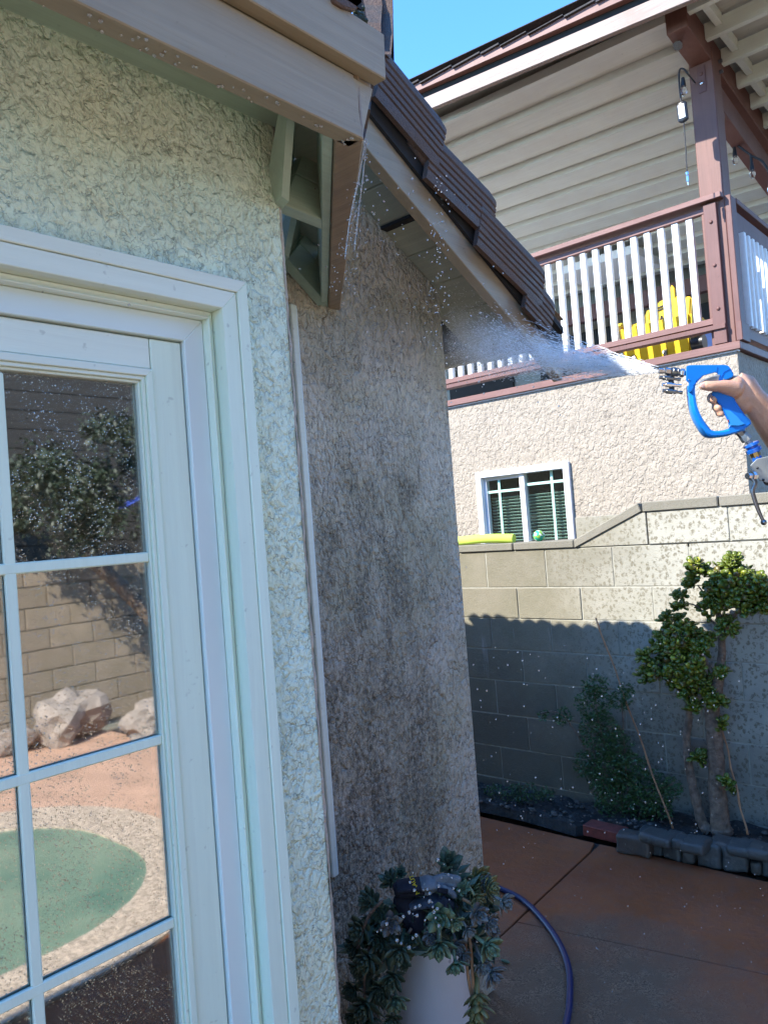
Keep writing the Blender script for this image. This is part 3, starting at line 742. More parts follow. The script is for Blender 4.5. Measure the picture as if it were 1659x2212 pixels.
for z in (zs[0], zs[1], zs[2]):   # the twin grid behind the pane, seen through it
    build('inner_muntin', MB().box((-.28, yf+.022, z-.008), (GX, yf+.028, z+.008)), m_groove, door)
build('spacer', MB().box((GX-.004, yf+.0195, GZ+.33), (GX+.006, yf+.035, gz1-.03)), m_groove, door)
# dark room behind the door
build('room', MB().box((-3, D1+.40, GZ), (1.02, D1+.42, 2.2)).box((1.0, D1+.145, GZ), (1.02, D1+.40, 2.2)), m_dark, house)

# ================================================================== NEIGHBOUR'S HOUSE
nb = empty('neighbour_house', (7, 4, GZ), 'beige stucco neighbouring house with brown roofed balcony beyond the block wall', 'house')
wy0_, wy1_, wz0, wz1 = 2.731, 3.56, 1.30, 1.992   # window
yc = 1.508
build('front_wall', MB().box((NX, yc, GZ), (NX+.15, wy0_, 2.555)).box((NX, wy1_, GZ), (NX+.15, 9, 2.555)).box((NX, wy0_, wz1), (NX+.15, wy1_, 2.555)).box((NX, wy0_, GZ), (NX+.15, wy1_, wz0)), m_st_nb, nb)
build('side_wall', MB().box((NX+.151, yc+.001, GZ), (11, yc+.14, 2.552)), m_st_nb, nb)
# window
win = build('window', MB().box((NX-.028, wy0_-.0, wz0), (NX+.06, wy0_+.05, wz1)).box((NX-.028, wy1_-.05, wz0), (NX+.06, wy1_, wz1)).box((NX-.0275, wy0_+.0505, wz1-.05), (NX+.06, wy1_-.0505, wz1-.0005)).box((NX-.0275, wy0_+.0505, wz0), (NX+.06, wy1_-.0505, wz0+.04)), m_winfr, nb, bevel=.004)
ym = at(1131, 1100, X=NX).y
build('meeting_stile', MB().box((NX+.0, ym-.022, wz0+.04), (NX+.05, ym+.022, wz1-.05)), m_winfr, win, bevel=.002)
build('sash', MB().box((NX+.012, wy1_-.075, wz0+.04), (NX+.055, wy1_-.0505, wz1-.05)), m_winfr, win, bevel=.002)
build('sash', MB().box((NX+.02, ym+.0225, wz1-.075), (NX+.052, wy1_-.0755, wz1-.0505)), m_winfr, win)
build('glass', MB().box((NX+.034, wy0_+.05, wz0+.04), (NX+.038, wy1_-.05, wz1-.05)), m_wglass, win)
for y in (at(1191, 1080, X=NX).y, at(1078, 1100, X=NX).y): build('muntin', MB().box((NX+.024, y-.010, wz0+.04), (NX+.032, y+.010, wz1-.05)), m_muntin, win)
build('muntin', MB().box((NX+.0235, wy0_+.05, 1.845), (NX+.0315, ym-.022, 1.865)), m_muntin, win)
build('muntin', MB().box((NX+.0235, ym+.022, 1.815), (NX+.0315, wy1_-.076, 1.835)), m_muntin, win)
sm = mesh_of(MB().box((-.010, -.20, -.0012), (.010, .20, .0012)).xf(Matrix.Rotation(R(35), 4, 'Y')), 'blind_slat', m_blind)
for k in range(19):
    for y in (2.985, 3.335): inst('blind_slat', sm, (NX+.085, y+(.0 if y < 3.2 else .0), wz0+.03+k*.0245), win, sc=(1, .78 if y > 3.2 else .9, 1))
build('room', MB().box((NX+.30, 2.2, 1.0), (NX+.31, 4.2, 2.4)), m_dark, nb)

# deck edge boards
build('deck_edge', MB().box((NX-.03, yc-.03, 2.562), (NX+.02, 9, 2.612)), m_brownY, nb, bevel=.003)
build('deck_edge', MB().box((NX+.021, yc-.029, 2.562), (11, yc+.02, 2.612)), m_brownY, nb, bevel=.003)
build('drip_trim', MB().box((NX-.010, yc-.012, 2.552), (NX+.02, 9, 2.5615)), m_winfr, nb)
build('deck_floor', MB().box((NX+.03, yc+.03, 2.565), (11, 9, 2.585)), m_balu, nb)
# post
post = build('post', MB().box((NX, 1.507, 2.613), (NX+.15, 1.657, 4.52)), m_post, nb, bevel=.005)
build('post_facing', MB().box((NX-.032, 1.552, 2.615), (NX-.0005, 1.632, 3.520)), m_brown, nb, bevel=.003)
build('post_trim', MB().box((NX+.0, 1.47, 2.64), (NX+.11, 1.5065, 3.55)), m_brown, nb, bevel=.003)
for z in (3.40, 3.12, 2.84): build('bolt', MB().ball((NX-.034, 1.590, z), .012, 10, 6, (.6, 1, 1)), m_brown, nb, smooth=True)
build('bolt_plate', MB().box((NX-.005, 1.555, 4.25), (NX-.0005, 1.605, 4.42)), m_brown, nb, bevel=.002)
for z in (4.37, 4.31): build('bolt', MB().ball((NX-.007, 1.582, z), .013, 10, 6, (.5, 1, 1)), m_brown if z > 4.35 else m_chrome, nb, smooth=True)
# railing
rail = build('railing', MB().box((NX-.055, 1.512, 3.535), (NX+.10, 8, 3.570)), m_brownY, nb, bevel=.003)
build('upper_rail', MB().box((NX-.005, 1.635, 3.476), (NX+.035, 8, 3.512)), m_brownY, rail, bevel=.003)
build('lower_rail', MB().box((NX-.010, 1.635, 2.752), (NX+.055, 8, 2.792)), m_brownY, rail, bevel=.003)
build('bottom_board', MB().box((NX-.045, 1.553, 2.708), (NX+.030, 8, 2.738)), m_brown, rail, bevel=.002)
bl = mesh_of(MB().box((-.018, -.0205, 2.792), (.018, .0205, 3.476)), 'baluster', m_balu, bevel=.002)
for k in range(38): inst('baluster', bl, (NX+.022, 1.739+k*.0955, 0), rail)
for y in (1.60, 2.77, 3.9, 5.1): build('spacer_block', MB().box((NX-.01, y-.03, 2.613), (NX+.03, y+.03, 2.707)), m_brown, rail)
rail2 = build('side_railing', MB().box((NX+.13, 1.470, 3.525), (9, 1.60, 3.560)), m_brown, nb, bevel=.003)
build('upper_rail', MB().box((NX+.152, 1.50, 3.36), (9, 1.54, 3.50)), m_brown, rail2, bevel=.003)
build('lower_rail', MB().box((NX+.152, 1.495, 2.66), (9, 1.55, 2.735)), m_brown, rail2, bevel=.003)
build('bottom_block', MB().box((NX-.02, 1.462, 2.615), (NX+.14, 1.500, 2.735)), m_brown, rail2, bevel=.003)
bl2 = mesh_of(MB().box((-.018, -.018, 2.735), (.018, .018, 3.36)), 'baluster', m_balu, bevel=.002)
for k in range(34): inst('baluster', bl2, (NX+.24+k*.096, 1.485+.0, 0), rail2)
# beam from the post back to the house, with brace
bs = -.13
bz = lambda X: 4.48+bs*(X-4.85)*0
build('beam', MB().hexa([(4.80, 1.512, 4.48), (9, 1.512, 4.02), (9, 1.642, 4.02), (4.80, 1.642, 4.48)], [(4.80, 1.512, 4.645), (9, 1.512, 4.19), (9, 1.642, 4.19), (4.80, 1.642, 4.645)]), m_post, nb, bevel=.004)
build('brace_beam', MB().hexa([(5.36, 1.53, 4.20), (9, 1.53, 3.72), (9, 1.63, 3.72), (5.36, 1.63, 4.20)], [(5.36, 1.53, 4.36), (9, 1.53, 3.88), (9, 1.63, 3.88), (5.36, 1.63, 4.36)]), m_brown, nb, bevel=.004)
build('bracket', MB().prism([(5.36, 1.535, 4.36), (5.52, 1.535, 4.30), (5.43, 1.535, 4.08), (5.36, 1.535, 4.02)], (0, .08, 0)), m_brown, nb)
for z in (4.47, 4.40): build('bolt', MB().tube([(5.33, 1.512, z), (5.33, 1.485, z)], .012, 6), m_dsteel, nb)
# roof: fascia boards, joists along Y, blocks, sheathing
def czf(X): return 4.555-.125*(X-4.82)
FX = 4.60
tilt = lambda y: .085*(y-1.56)
def tb(x0, x1, y0, y1, z0, z1): # board that follows the gentle fall of the front edge
    return MB().hexa([(x0, y0, z0+tilt(y0)), (x1, y0, z0+tilt(y0)), (x1, y1, z0+tilt(y1)), (x0, y1, z0+tilt(y1))], [(x0, y0, z1+tilt(y0)), (x1, y0, z1+tilt(y0)), (x1, y1, z1+tilt(y1)), (x0, y1, z1+tilt(y1))])
build('fascia', tb(FX, FX+.04, 1.10, 9, 4.505, 4.605), m_fascia, nb, bevel=.003)
build('fascia_gap', tb(FX+.02, FX+.06, 1.10, 9, 4.60, 4.66), m_dark, nb)
build('drip_edge', tb(FX-.03, FX+.02, 1.10, 9, 4.655, 4.715), m_brownY, nb, bevel=.002)
sh = MB()
y = 1.1; ra = random.Random(11)
while y < 8.5:
    wd = ra.uniform(.14, .30); zt_ = 4.718+tilt(y); sh.box((FX-.05, y, zt_-.002), (FX+.35, y+wd-.008, zt_+ra.choice((.004, .006, .009)))); y += wd
build('shingle_edge', sh, m_shingle, nb)
build('roof_sheathing', MB().hexa([(4.76, .5, czf(4.76)+.105), (11, .5, czf(11)+.105), (11, 9, czf(11)+.105+tilt(9)*.45), (4.76, 9, czf(4.76)+.105+tilt(9)*.45)], [(4.76, .5, czf(4.76)+.118), (11, .5, czf(11)+.118), (11, 9, czf(11)+.118+tilt(9)*.45), (4.76, 9, czf(4.76)+.118+tilt(9)*.45)]), m_ceil, nb)
build('roof_shingles', MB().hexa([(FX-.03, .5, 4.700), (11, .5, czf(11)+.17), (11, 9, czf(11)+.17+tilt(9)), (FX-.03, 9, 4.716+tilt(9))], [(FX-.03, .5, 4.705), (11, .5, czf(11)+.19), (11, 9, czf(11)+.19+tilt(9)), (FX-.03, 9, 4.720+tilt(9))]), m_shingle, nb)
def joist(x, y0, y1, mat, k, hgt, wd):
    zb_ = czf(x)
    q = [(x, y0, zb_+tilt(y0)*k), (x+wd, y0, zb_+tilt(y0)*k), (x+wd, y1, zb_+tilt(y1)*k), (x, y1, zb_+tilt(y1)*k)]
    build('joist', MB().hexa(q, [(a, b, c+hgt) for a, b, c in q]), mat, nb, bevel=.0015)
for k in range(14):
    x = 4.80+.30*k
    joist(x, 1.645, 9, m_ceil, .45, .058, .045)
    joist(x, .55, 1.510, m_ceilg, .0, .102, .045)
    build('joist_block', MB().box((x+.047, 1.40, czf(x)+.01), (x+.298, 1.44, czf(x)+.08)), m_ceilg, nb)
    zz_ = [(x+.048, 1.645), (x+.297, 1.645), (x+.297, 9), (x+.048, 9)]
    q = [(a, b, czf(a)+.050+tilt(b)*.45) for a, b in zz_]
    build('ceiling_board', MB().hexa(q, [(a, b, c+.02) for a, b, c in q]), m_ceil, nb)
# back wall of the balcony with siding, skylight panel, dark openings
build('back_wall', MB().box((8.6, 1.3, 2.5), (8.7, 9, 4.9)), m_siding, nb)
for k in range(16): build('siding_board', MB().box((8.575, 1.3, 2.62+k*.12), (8.599, 2.35, 2.733+k*.12)), m_siding, nb, bevel=.003)
for (y0, y1) in ((2.6, 3.5), (3.8, 4.8), (5.2, 6.2)): build('balcony_door', MB().box((8.56, y0, 2.6), (8.598, y1, 3.75)), m_dark, nb)
c_ = at(1312, 578, X=7.7)
build('ceiling_panel', MB().box((7.4, c_.y-.42, c_.z-.03), (8.1, c_.y+.42, c_.z+.05)), m_winfr, nb)
build('cross_beam', MB().box((8.2, 1.7, 3.78), (8.3, 9, 3.95)), m_brown, nb, bevel=.003)

# items on the neighbour's balcony
sp = empty('spotlight', at(1466, 97, X=4.86), 'small chrome spotlight under the end of the brown balcony beam', 'lamp')
c = at(1466, 93, X=4.88)
build('lamp_body', MB().tube([c+Vector((0, 0, .0)), c+Vector((-.03, 0, -.03))], [(.022, .022), (.030, .030)], 8), m_chrome, sp, smooth='auto')
build('lamp_bracket', MB().tube([c+Vector((.05, 0, .03)), c+Vector((.01, 0, .0))], .008, 6), m_black, sp)

CXc = 4.98
pc = empty('power_cable', at(1473, 240, X=CXc), 'black hanging cable with inline power box in front of the balcony post', 'cable')
CP = lambda x, y, X_=CXc: at(x, y, X=X_)
pts = [at(1500, 178, X=5.19), CP(1487, 162), CP(1477, 150), CP(1468, 150), CP(1466, 170), CP(1469, 205), CP(1471, 221)]
build('cord', MB().tube(spline(pts, 5), .0055, 6), m_blackr, pc, smooth=True)
build('cord', MB().tube(spline([CP(1476, 262), CP(1479, 300), CP(1482, 350), CP(1483, 372)], 4), .004, 6), m_blackr, pc, smooth=True)
a, b = CP(1471, 221), CP(1476, 263)
pb = build('power_box', MB().tube([a, a+(b-a)*.08, a+(b-a)*.92, b], [(.018, .012), (.030, .016), (.030, .016), (.018, .012)], 12, prof=5, up=(1, 0, 0)), m_black, pc, smooth='auto')
u_ = (b-a).normalized(); s_ = Vector((0, 1, 0))
q0, q1 = a+(b-a)*.16, a+(b-a)*.84
build('box_label', MB().hexa([q0-s_*.019+Vector((-.0165, 0, 0)), q0+s_*.019+Vector((-.0165, 0, 0)), q1+s_*.019+Vector((-.0165, 0, 0)), q1-s_*.019+Vector((-.0165, 0, 0))],
     [q0-s_*.019+Vector((-.0175, 0, 0)), q0+s_*.019+Vector((-.0175, 0, 0)), q1+s_*.019+Vector((-.0175, 0, 0)), q1-s_*.019+Vector((-.0175, 0, 0))]), m_winfr, pc)
build('plug', MB().tube([CP(1483, 372), CP(1484, 378)], .009, 8).tube([CP(1484, 380), CP(1485, 392)], .008, 8).tube([CP(1485, 392), CP(1486, 400)], .004, 6), m_chrome, pc, smooth='auto')
def bulb(parent, p, dark=True):
    p = Vector(p)
    build('bulb_socket', MB().lathe([(.0, .0), (.010, 0), (.013, -.02), (.016, -.055), (.0, -.056)], p, 10), m_black, parent, smooth='auto')
    g = build('bulb', MB().lathe([(.0, -.056), (.012, -.057), (.021, -.078), (.019, -.098), (.010, -.112), (0, -.116)], p, 10), m_bulb, parent, smooth=True)
bulb(pc, CP(1474, 168))
stl = empty('string_light', at(1600, 330, X=6.2), 'black festoon string with clear bulbs hanging right of the balcony post', 'string light')
SLX = 5.9
S = lambda x, y: at(x, y, X=SLX)
build('cord', MB().tube(spline([at(1567, 285, X=SLX), S(1578, 302), S(1590, 312), S(1622, 336), S(1645, 348), S(1662, 372), S(1690, 400), S(1740, 380)], 5), .0075, 6), m_blackr, stl, smooth=True)
for (x, y) in ((1584, 308), (1621, 337), (1660, 370), (1700, 398)):
    p = S(x, y); build('dropper', MB().tube([p, p-Vector((0, 0, .05))], .010, 6), m_blackr, stl); bulb(stl, p-Vector((0, 0, .045)))

# yellow mop bucket on the balcony
mbk = empty('mop_bucket', (5.55, 2.25, 2.586), 'yellow mop bucket with wringer and warning triangle behind the balcony balusters', 'bucket')
def tray(x0, x1, y0, y1, z0, z1, fl=.03):
    return MB().hexa([(x0, y0, z0), (x1, y0, z0), (x1, y1, z0), (x0, y1, z0)], [(x0-fl, y0-fl, z1), (x1+fl, y0-fl, z1), (x1+fl, y1+fl, z1), (x0-fl, y1+fl, z1)])
B = lambda x, y, X_=5.42: at(x, y, X=X_)
yA, yB = B(1510, 740).y, B(1355, 770).y          # right, left extents
build('bucket_tub', tray(5.42, 5.72, B(1493, 750).y, yB+.03, 2.64, 2.93, .02), m_yellow, mbk, bevel=.02, seg=2)
build('tub_rim', MB().box((5.385, yB-.02, 2.925), (5.75, yB+.09, 2.955)), m_yellow, mbk, bevel=.01, seg=2)
build('spout', MB().prism([B(1340, 718), B(1345, 706), B(1372, 700), B(1392, 680), B(1397, 668), B(1404, 672), B(1404, 720), B(1395, 745), B(1345, 745)], (.22, 0, 0)), m_yellow, mbk, bevel=.008, seg=2)
wr = build('wringer', MB().prism([B(1415, 655), B(1425, 650), B(1445, 640), B(1492, 640), B(1488, 745), B(1415, 745)], (.20, 0, 0)), m_yellow, mbk, bevel=.010, seg=2)
build('wringer_arm', MB().prism([B(1444, 625), B(1450, 615), B(1456, 622), B(1457, 644), B(1444, 644)], (.03, 0, 0)), m_yellow, mbk, bevel=.003)
def wallpoly(pxs, X_, th=.002): return MB().prism([at(x, y, X=X_) for x, y in pxs], (th, 0, 0))
X_ = 5.414
tri = MB()
for (a, b) in (((1428, 682), (1420, 712)), ((1428, 682), (1441, 708)), ((1419, 716), (1441, 711)), ((1424, 702), (1434, 694)), ((1428, 692), (1432, 708)), ((1418, 672), (1436, 664)), ((1418, 666), (1436, 658)), ((1418, 723), (1441, 717))):
    a, b = at(*a, X=X_), at(*b, X=X_); d = (b-a).normalized(); n_ = Vector((0, -d.z, d.y))*.0045
    tri.hexa([a-n_, b-n_, b+n_, a+n_], [p+Vector((.003, 0, 0)) for p in (a-n_, b-n_, b+n_, a+n_)])
build('warning_print', tri, m_black, mbk)
build('mop_head', MB().ball(at(1453, 636, X=5.50), .035, 10, 7, (1, 1, 1.4)), m_label, mbk, smooth=True)
for (x, y) in ((1438, 763), (1370, 775)):
    p = at(x, y, X=5.42); build('castor', MB().tube([p+Vector((0, -.012, 0)), p+Vector((0, .012, 0))], .028, 12), m_dsteel, mbk)
build('wheel', MB().tube([B(1500, 742)+Vector((.02, -.06, 0)), B(1500, 742)+Vector((.02, .02, 0))], .055, 18), m_black, mbk, smooth='auto')
bx = build('storage_box', MB().box((5.6, B(1524, 740, 5.6).y, 2.587), (5.8, B(1515, 740, 5.6).y-.0, 2.85)), m_plain('blue_box', (.16, .33, .80), .5), None, 'narrow blue box beside the yellow bucket, under the balcony rail', 'box')

# things on the block wall
nz = 1.448
nd = build('pool_noodle', MB().tube(spline([(BX+.10, 3.10, nz+.03), (BX+.07, 3.00, nz+.032), (BX+.05, 2.90, nz+.036), (BX+.05, 2.76, nz+.034), (BX+.06, 2.64, nz+.026)], 6), [.030]*25, 14), m_noodle, None,
      'lime green foam pool noodle lying on the low end of the block wall', 'pool noodle', smooth='auto')
build('toy_ball', MB().ball((BX+.06, at(1153, 1160, X=BX).y, nz+.034), .036, 14, 10), m_ballg, None, 'small green and white mottled ball on the block wall below the window', 'ball', smooth=True)

# ================================================================== GARDEN BED
edg = empty('garden_edging', (3.72, 1.5, GZ), 'low edging of wet grey rounded stones along the planting bed', 'edging')
def stone(c, L, h, d, seed, nm='stone', round_=.018, rot=0):
    rr = random.Random(seed); mb = MB().box((-d/2, -L/2, 0), (d/2, L/2, h)); 
    me = bpy.data.meshes.new(nm); me.from_pydata(mb.v, [], mb.f); bm = bmesh.new(); bm.from_mesh(me)
    bmesh.ops.bevel(bm, geom=list(bm.edges), offset=round_, segments=3, profile=.6, affect='EDGES', clamp_overlap=True)
    bmesh.ops.subdivide_edges(bm, edges=[e for e in bm.edges if e.calc_length() > .03], cuts=2, use_grid_fill=True)
    for v in bm.verts:
        v.co += v.normal*.010*mn.noise(v.co*14+Vector((seed*3.1, 0, 0)))+v.normal*.004*mn.noise(v.co*45+Vector((seed, 0, 0)))
    bm.to_mesh(me); bm.free(); me.materials.append(m_stone); me.polygons.foreach_set('use_smooth', [True]*len(me.polygons))
    o = bpy.data.objects.new(nm, me); COL.objects.link(o); o.parent = edg; o.location = Vector(c)-edg.location; o.rotation_euler = (0, 0, rot); return o
E1, E2 = Vector((3.745, 1.84, 0)), Vector((3.70, .70, 0))
def ep(x, y): 
    p = at(x, y, Z=GZ); return p
low = [(1378, 1838), (1430, 1850), (1470, 1860), (1500, 1866), (1555, 1876), (1613, 1885), (1640, 1889), (1690, 1896), (1750, 1900), (1820, 1908)]
for i in range(len(low)-1):
    a, b = ep(*low[i]), ep(*low[i+1]); m_ = (a+b)/2; L = (b-a).length
    ang = math.atan2(-(b-a).x, (b-a).y*-1)+math.pi
    h = .115 if i not in (2, 5) else .06
    stone((m_.x+.05, m_.y, GZ-.01), L-.004, h, .10, i+1, rot=math.atan2(-(b.x-a.x), b.y-a.y))
for i, (x, y, L, h, d) in enumerate(((1362, 1800, .16, .045, .11), (1415, 1812, .15, .045, .12), (1462, 1822, .06, .05, .1), (1495, 1828, .11, .05, .13), (1560, 1822, .13, .035, .12), (1608, 1835, .15, .04, .13), (1650, 1845, .14, .05, .13), (1710, 1855, .15, .05, .13))):
    p = at(x, y, Z=GZ+.11); stone((p.x+.045, p.y, GZ+(.078 if i else .0)), L*1.05, h+.05*(i == 0), d, 40+i, rot=rnd.uniform(-.15, .15))
p = at(1300, 1812, Z=GZ)
a, b = at(1259, 1805, Z=GZ), at(1341, 1825, Z=GZ); dv = (b-a).normalized(); nv = Vector((-dv.y, dv.x, 0)); nv = nv if nv.x > 0 else -nv
build('brick', MB().hexa([a, b, b+nv*.10, a+nv*.10], [q+Vector((0, 0, .058)) for q in (a, b, b+nv*.10, a+nv*.10)]), m_redbrick, None, 'single red brick at the end of the grey stone edging', 'brick', bevel=.004)

# jade plant -------------------------------------------------------
JX = 3.93
jade = empty('jade_tree', at(1550, 1790, X=JX), 'tall jade plant with thick bare trunks in front of the block wall', 'tree')
J = lambda cx, cy, X_=JX: at(1318+.3353*cx, 1176.5+.3353*cy, X=X_)
def knobby(pts, rads, name, seed):
    sp_ = spline(pts, 7); n = len(sp_); rr = []
    for i in range(n):
        t = i/(n-1)*(len(rads)-1); k = min(int(t), len(rads)-2); r = rads[k]+(rads[k+1]-rads[k])*(t-k)
        r *= 1+.10*mn.noise(Vector((i*.55, seed, 0)))+(.10 if i % 9 == 4 else 0); rr.append(r)
    mb = MB().tube(sp_, rr, 16)
    mb.v = [tuple(Vector(v)+Vector((mn.noise(Vector(v)*40), mn.noise(Vector(v)*40+Vector((9, 0, 0))), 0))*.004) for v in mb.v]
    return build(name, mb, m_bark, jade, smooth=True)
knobby([J(725, 1870), J(708, 1800), J(690, 1600), J(675, 1300), J(655, 1080), J(690, 900), J(715, 740), J(713, 600), J(700, 470), J(665, 330), J(640, 230)], [.050, .047, .041, .036, .034, .028, .019, .016, .013, .010, .006], 'trunk', 1)
knobby([J(640, 1850), J(590, 1790), J(545, 1620), J(500, 1400), J(490, 1250), J(505, 1080), J(470, 930), J(400, 800)], [.03, .026, .023, .020, .019, .016, .011, .007], 'trunk', 2)
for (pts, r) in (([(655, 1080), (600, 980), (540, 880), (420, 760)], .013), ([(713, 600), (780, 480), (850, 400), (960, 330)], .012), ([(700, 470), (620, 340), (560, 260)], .008), ([(713, 560), (560, 400), (460, 380)], .006), ([(690, 900), (620, 760), (520, 640), (430, 560)], .012), ([(440, 840), (330, 780), (240, 760)], .008)):
    mb = MB().tube(spline([J(x, y, JX-.02*i) for i, (x, y) in enumerate(pts)], 5), [r*(1-.6*i/(5*(len(pts)-1))) for i in range(5*(len(pts)-1)+1)], 8); build('branch', mb, m_bark, jade, smooth=True)
clusters_twigs = [(560, 180, 70), (740, 200, 90), (860, 230, 90), (700, 330, 100), (850, 370, 90), (450, 560, 100), (340, 640, 75), (400, 720, 110), (350, 830, 95), (500, 800, 115), (450, 345, 36), (350, 470, 36)]
rt_ = random.Random(15)
for (cx, cy, r) in clusters_twigs:
    for _ in range(3):
        a = rt_.uniform(0, 6.28); p0 = J(cx, cy, JX+.01); p1 = J(cx+r*1.05*math.cos(a), cy+r*1.05*math.sin(a), JX-.03)
        build('twig', MB().tube(spline([p0, (p0+p1)/2+Vector((0, rt_.uniform(-.01, .01), .012)), p1], 3), [.005-.0005*i for i in range(7)], 6), m_bark, jade, smooth=True)
def obov(L=.032, W=.020, T=.004):
    vs = []; fs = []; n = 7; prof = [(.0, .12), (.18, .35), (.4, .72), (.62, .98), (.8, .95), (.93, .6), (1., .08)]
    for i, (t, w_) in enumerate(prof):
        curl = .12*L*math.sin(t*2.2)
        vs += [(t*L, -w_*W/2, curl+T*.6*w_), (t*L, 0, curl-T*w_*.9), (t*L, w_*W/2, curl+T*.6*w_), (t*L, 0, curl+T*.9*w_-.0005)]
    for i in range(len(prof)-1):
        for k in range(4): fs.append((i*4+k, i*4+(k+1) % 4, i*4+4+(k+1) % 4, i*4+4+k))
    return MB().add(vs, fs)
lm = [mesh_of(obov(), 'leaf', m_jade, smooth=True), mesh_of(obov(.028, .021), 'leaf', m_jade, smooth=True), mesh_of(obov(.03, .019), 'leaf', m_jade_red, smooth=True)]
lbase = obov()
clusters = [(560, 180, 70), (740, 200, 90), (800, 125, 45), (860, 230, 90), (970, 280, 75), (700, 330, 100), (850, 370, 90), (525, 250, 42), (640, 410, 60), (450, 345, 36), (440, 410, 36), (350, 470, 36), (760, 530, 62), (960, 400, 60), (1040, 330, 80), (1130, 300, 80),
    (450, 560, 100), (340, 640, 75), (235, 740, 55), (230, 850, 55), (400, 720, 110), (540, 640, 90), (350, 830, 95), (500, 800, 115), (470, 930, 85), (580, 900, 80), (650, 620, 36), (540, 1060, 50), (710, 830, 50), (690, 1000, 55), (712, 1170, 30), (570, 1360, 36), (760, 1560, 36)]
ros = []
rj = random.Random(5)
for (cx, cy, r) in clusters:
    n = max(3, int((r/22)**2*1.7))
    for _ in range(n):
        a = rj.uniform(0, 6.28); q = math.sqrt(rj.random())*r*.82
        c = J(cx+q*math.cos(a), cy+q*math.sin(a), JX+rj.uniform(-1, 1)*r*.0010-.02)
        ctr = J(cx, cy); out = (c-ctr)*6+Vector((rj.uniform(-.5, .1), rj.uniform(-.4, .4), rj.uniform(.1, .9)))
        ros.append((c, out.normalized()))
nobj = 0; lst = MB(); ros.sort(key=lambda t: t[0].x)
for (c, ax) in ros:
    q0 = ax.to_track_quat('Z', 'Y'); k = rj.choice((3, 4, 5)) ; ph = rj.uniform(0, 6.28)
    for i in range(k*2):
        tilt_ = R(25 if i >= k else 60)+rj.uniform(-.2, .2)
        q = q0 @ Quaternion((0, 0, 1), ph+i*2*math.pi/k+(.6 if i >= k else 0)) @ Quaternion((0, 1, 0), -(math.pi/2-tilt_))
        s = rj.uniform(1.05, 1.7)*(1 if i < k else .8)
        if nobj < 290 and i % 2 == 0:
            inst('leaf', rj.choice(lm), c, jade, rot=q, sc=(s, s, s)); nobj += 1
        else:
            Mx = Matrix.Translation(c) @ q.to_matrix().to_4x4() @ Matrix.Scale(s, 4)
            lst.add([Mx @ Vector(v) for v in lbase.v], lbase.f)
build('foliage', lst, m_jade, jade, kind='stuff', smooth=True)

def leafcloud(cl, n, L, W, mapf, depth, seed, down=0):
    rr = random.Random(seed); mb = MB(); tot = sum(r*r for _, _, r in cl)
    for (cx, cy, r) in cl:
        for _ in range(int(n*r*r/tot)):
            a = rr.uniform(0, 6.28); q = math.sqrt(rr.random())*r; c = mapf(cx+q*math.cos(a), cy+q*math.sin(a), rr.uniform(-depth, depth))
            u = Vector((rr.uniform(-1, 1), rr.uniform(-1, 1), rr.uniform(-.8, .5)-down)).normalized(); v = u.orthogonal().normalized(); v = (Quaternion(u, rr.uniform(0, 6.28)) @ v); w_ = u.cross(v)
            l = L*rr.uniform(.6, 1.2); ww = W*rr.uniform(.7, 1.1)
            mb.add([c, c+u*l*.45+v*ww/2+w_*ww*.2, c+u*l, c+u*l*.45-v*ww/2+w_*ww*.2, c+u*l*.5-w_*ww*.05], [(0, 1, 4), (1, 2, 4), (2, 3, 4), (3, 0, 4)])
    return mb
RX = 3.97
rose = empty('rose_shrub', at(1340, 1780, X=RX), 'dark green small-leaved shrub in the shade left of the jade plant', 'shrub')
K4 = lambda cx, cy, d=0: at(937.8+.4347*cx, 937.8+.4347*cy, X=RX+d)
rcl = [(800, 1250, 60), (790, 1340, 90), (920, 1320, 55), (960, 1260, 30), (640, 1400, 45), (545, 1395, 28), (820, 1470, 100), (900, 1560, 90), (860, 1680, 110), (980, 1660, 80), (760, 1640, 70), (1080, 1740, 75), (1170, 1760, 60), (900, 1800, 110), (1010, 1850, 80), (1120, 1860, 60)]
build('foliage', leafcloud(rcl, 5200, .024, .014, K4, .075, 2), m_rose, rose, kind='stuff')
for pts in ([(960, 1990), (900, 1700), (820, 1450), (790, 1230)], [(980, 1990), (950, 1650), (930, 1300)], [(960, 1990), (800, 1650), (640, 1400), (530, 1385)], [(985, 1990), (1060, 1800), (1180, 1740)]):
    build('stem', MB().tube(spline([K4(x, y) for x, y in pts], 5), .004, 6), m_bark, rose, smooth=True)
G5 = lambda cx, cy, d=0: at(1023+.3833*cx, 1619.7+.3833*cy, X=RX-.03+d)
gcl = [(120, 250, 60), (230, 260, 70), (330, 250, 60), (420, 245, 40), (90, 310, 30)]
gc = empty('bed_weeds', G5(200, 320), 'low dark leafy weeds on wet soil at the wall foot beside the house corner', 'weeds')
build('foliage', leafcloud(gcl, 700, .022, .013, G5, .07, 9), m_rose, gc, kind='stuff')
db = MB(); rr = random.Random(12)
for i in range(420):
    y = rr.uniform(.9, 3.4); x = rr.uniform(3.80, 4.10); s = rr.choice((.004, .006, .009, .013))
    db.ball((x, y, (-.045 if y < 2 else -.085)+.006), s*rr.uniform(.7, 1.3), 6, 4, (1, rr.uniform(.7, 1.5), .6))
build('bed_debris', db, m_plain('pebbles', (.10, .085, .07), .8, .5, 50), kind='stuff')
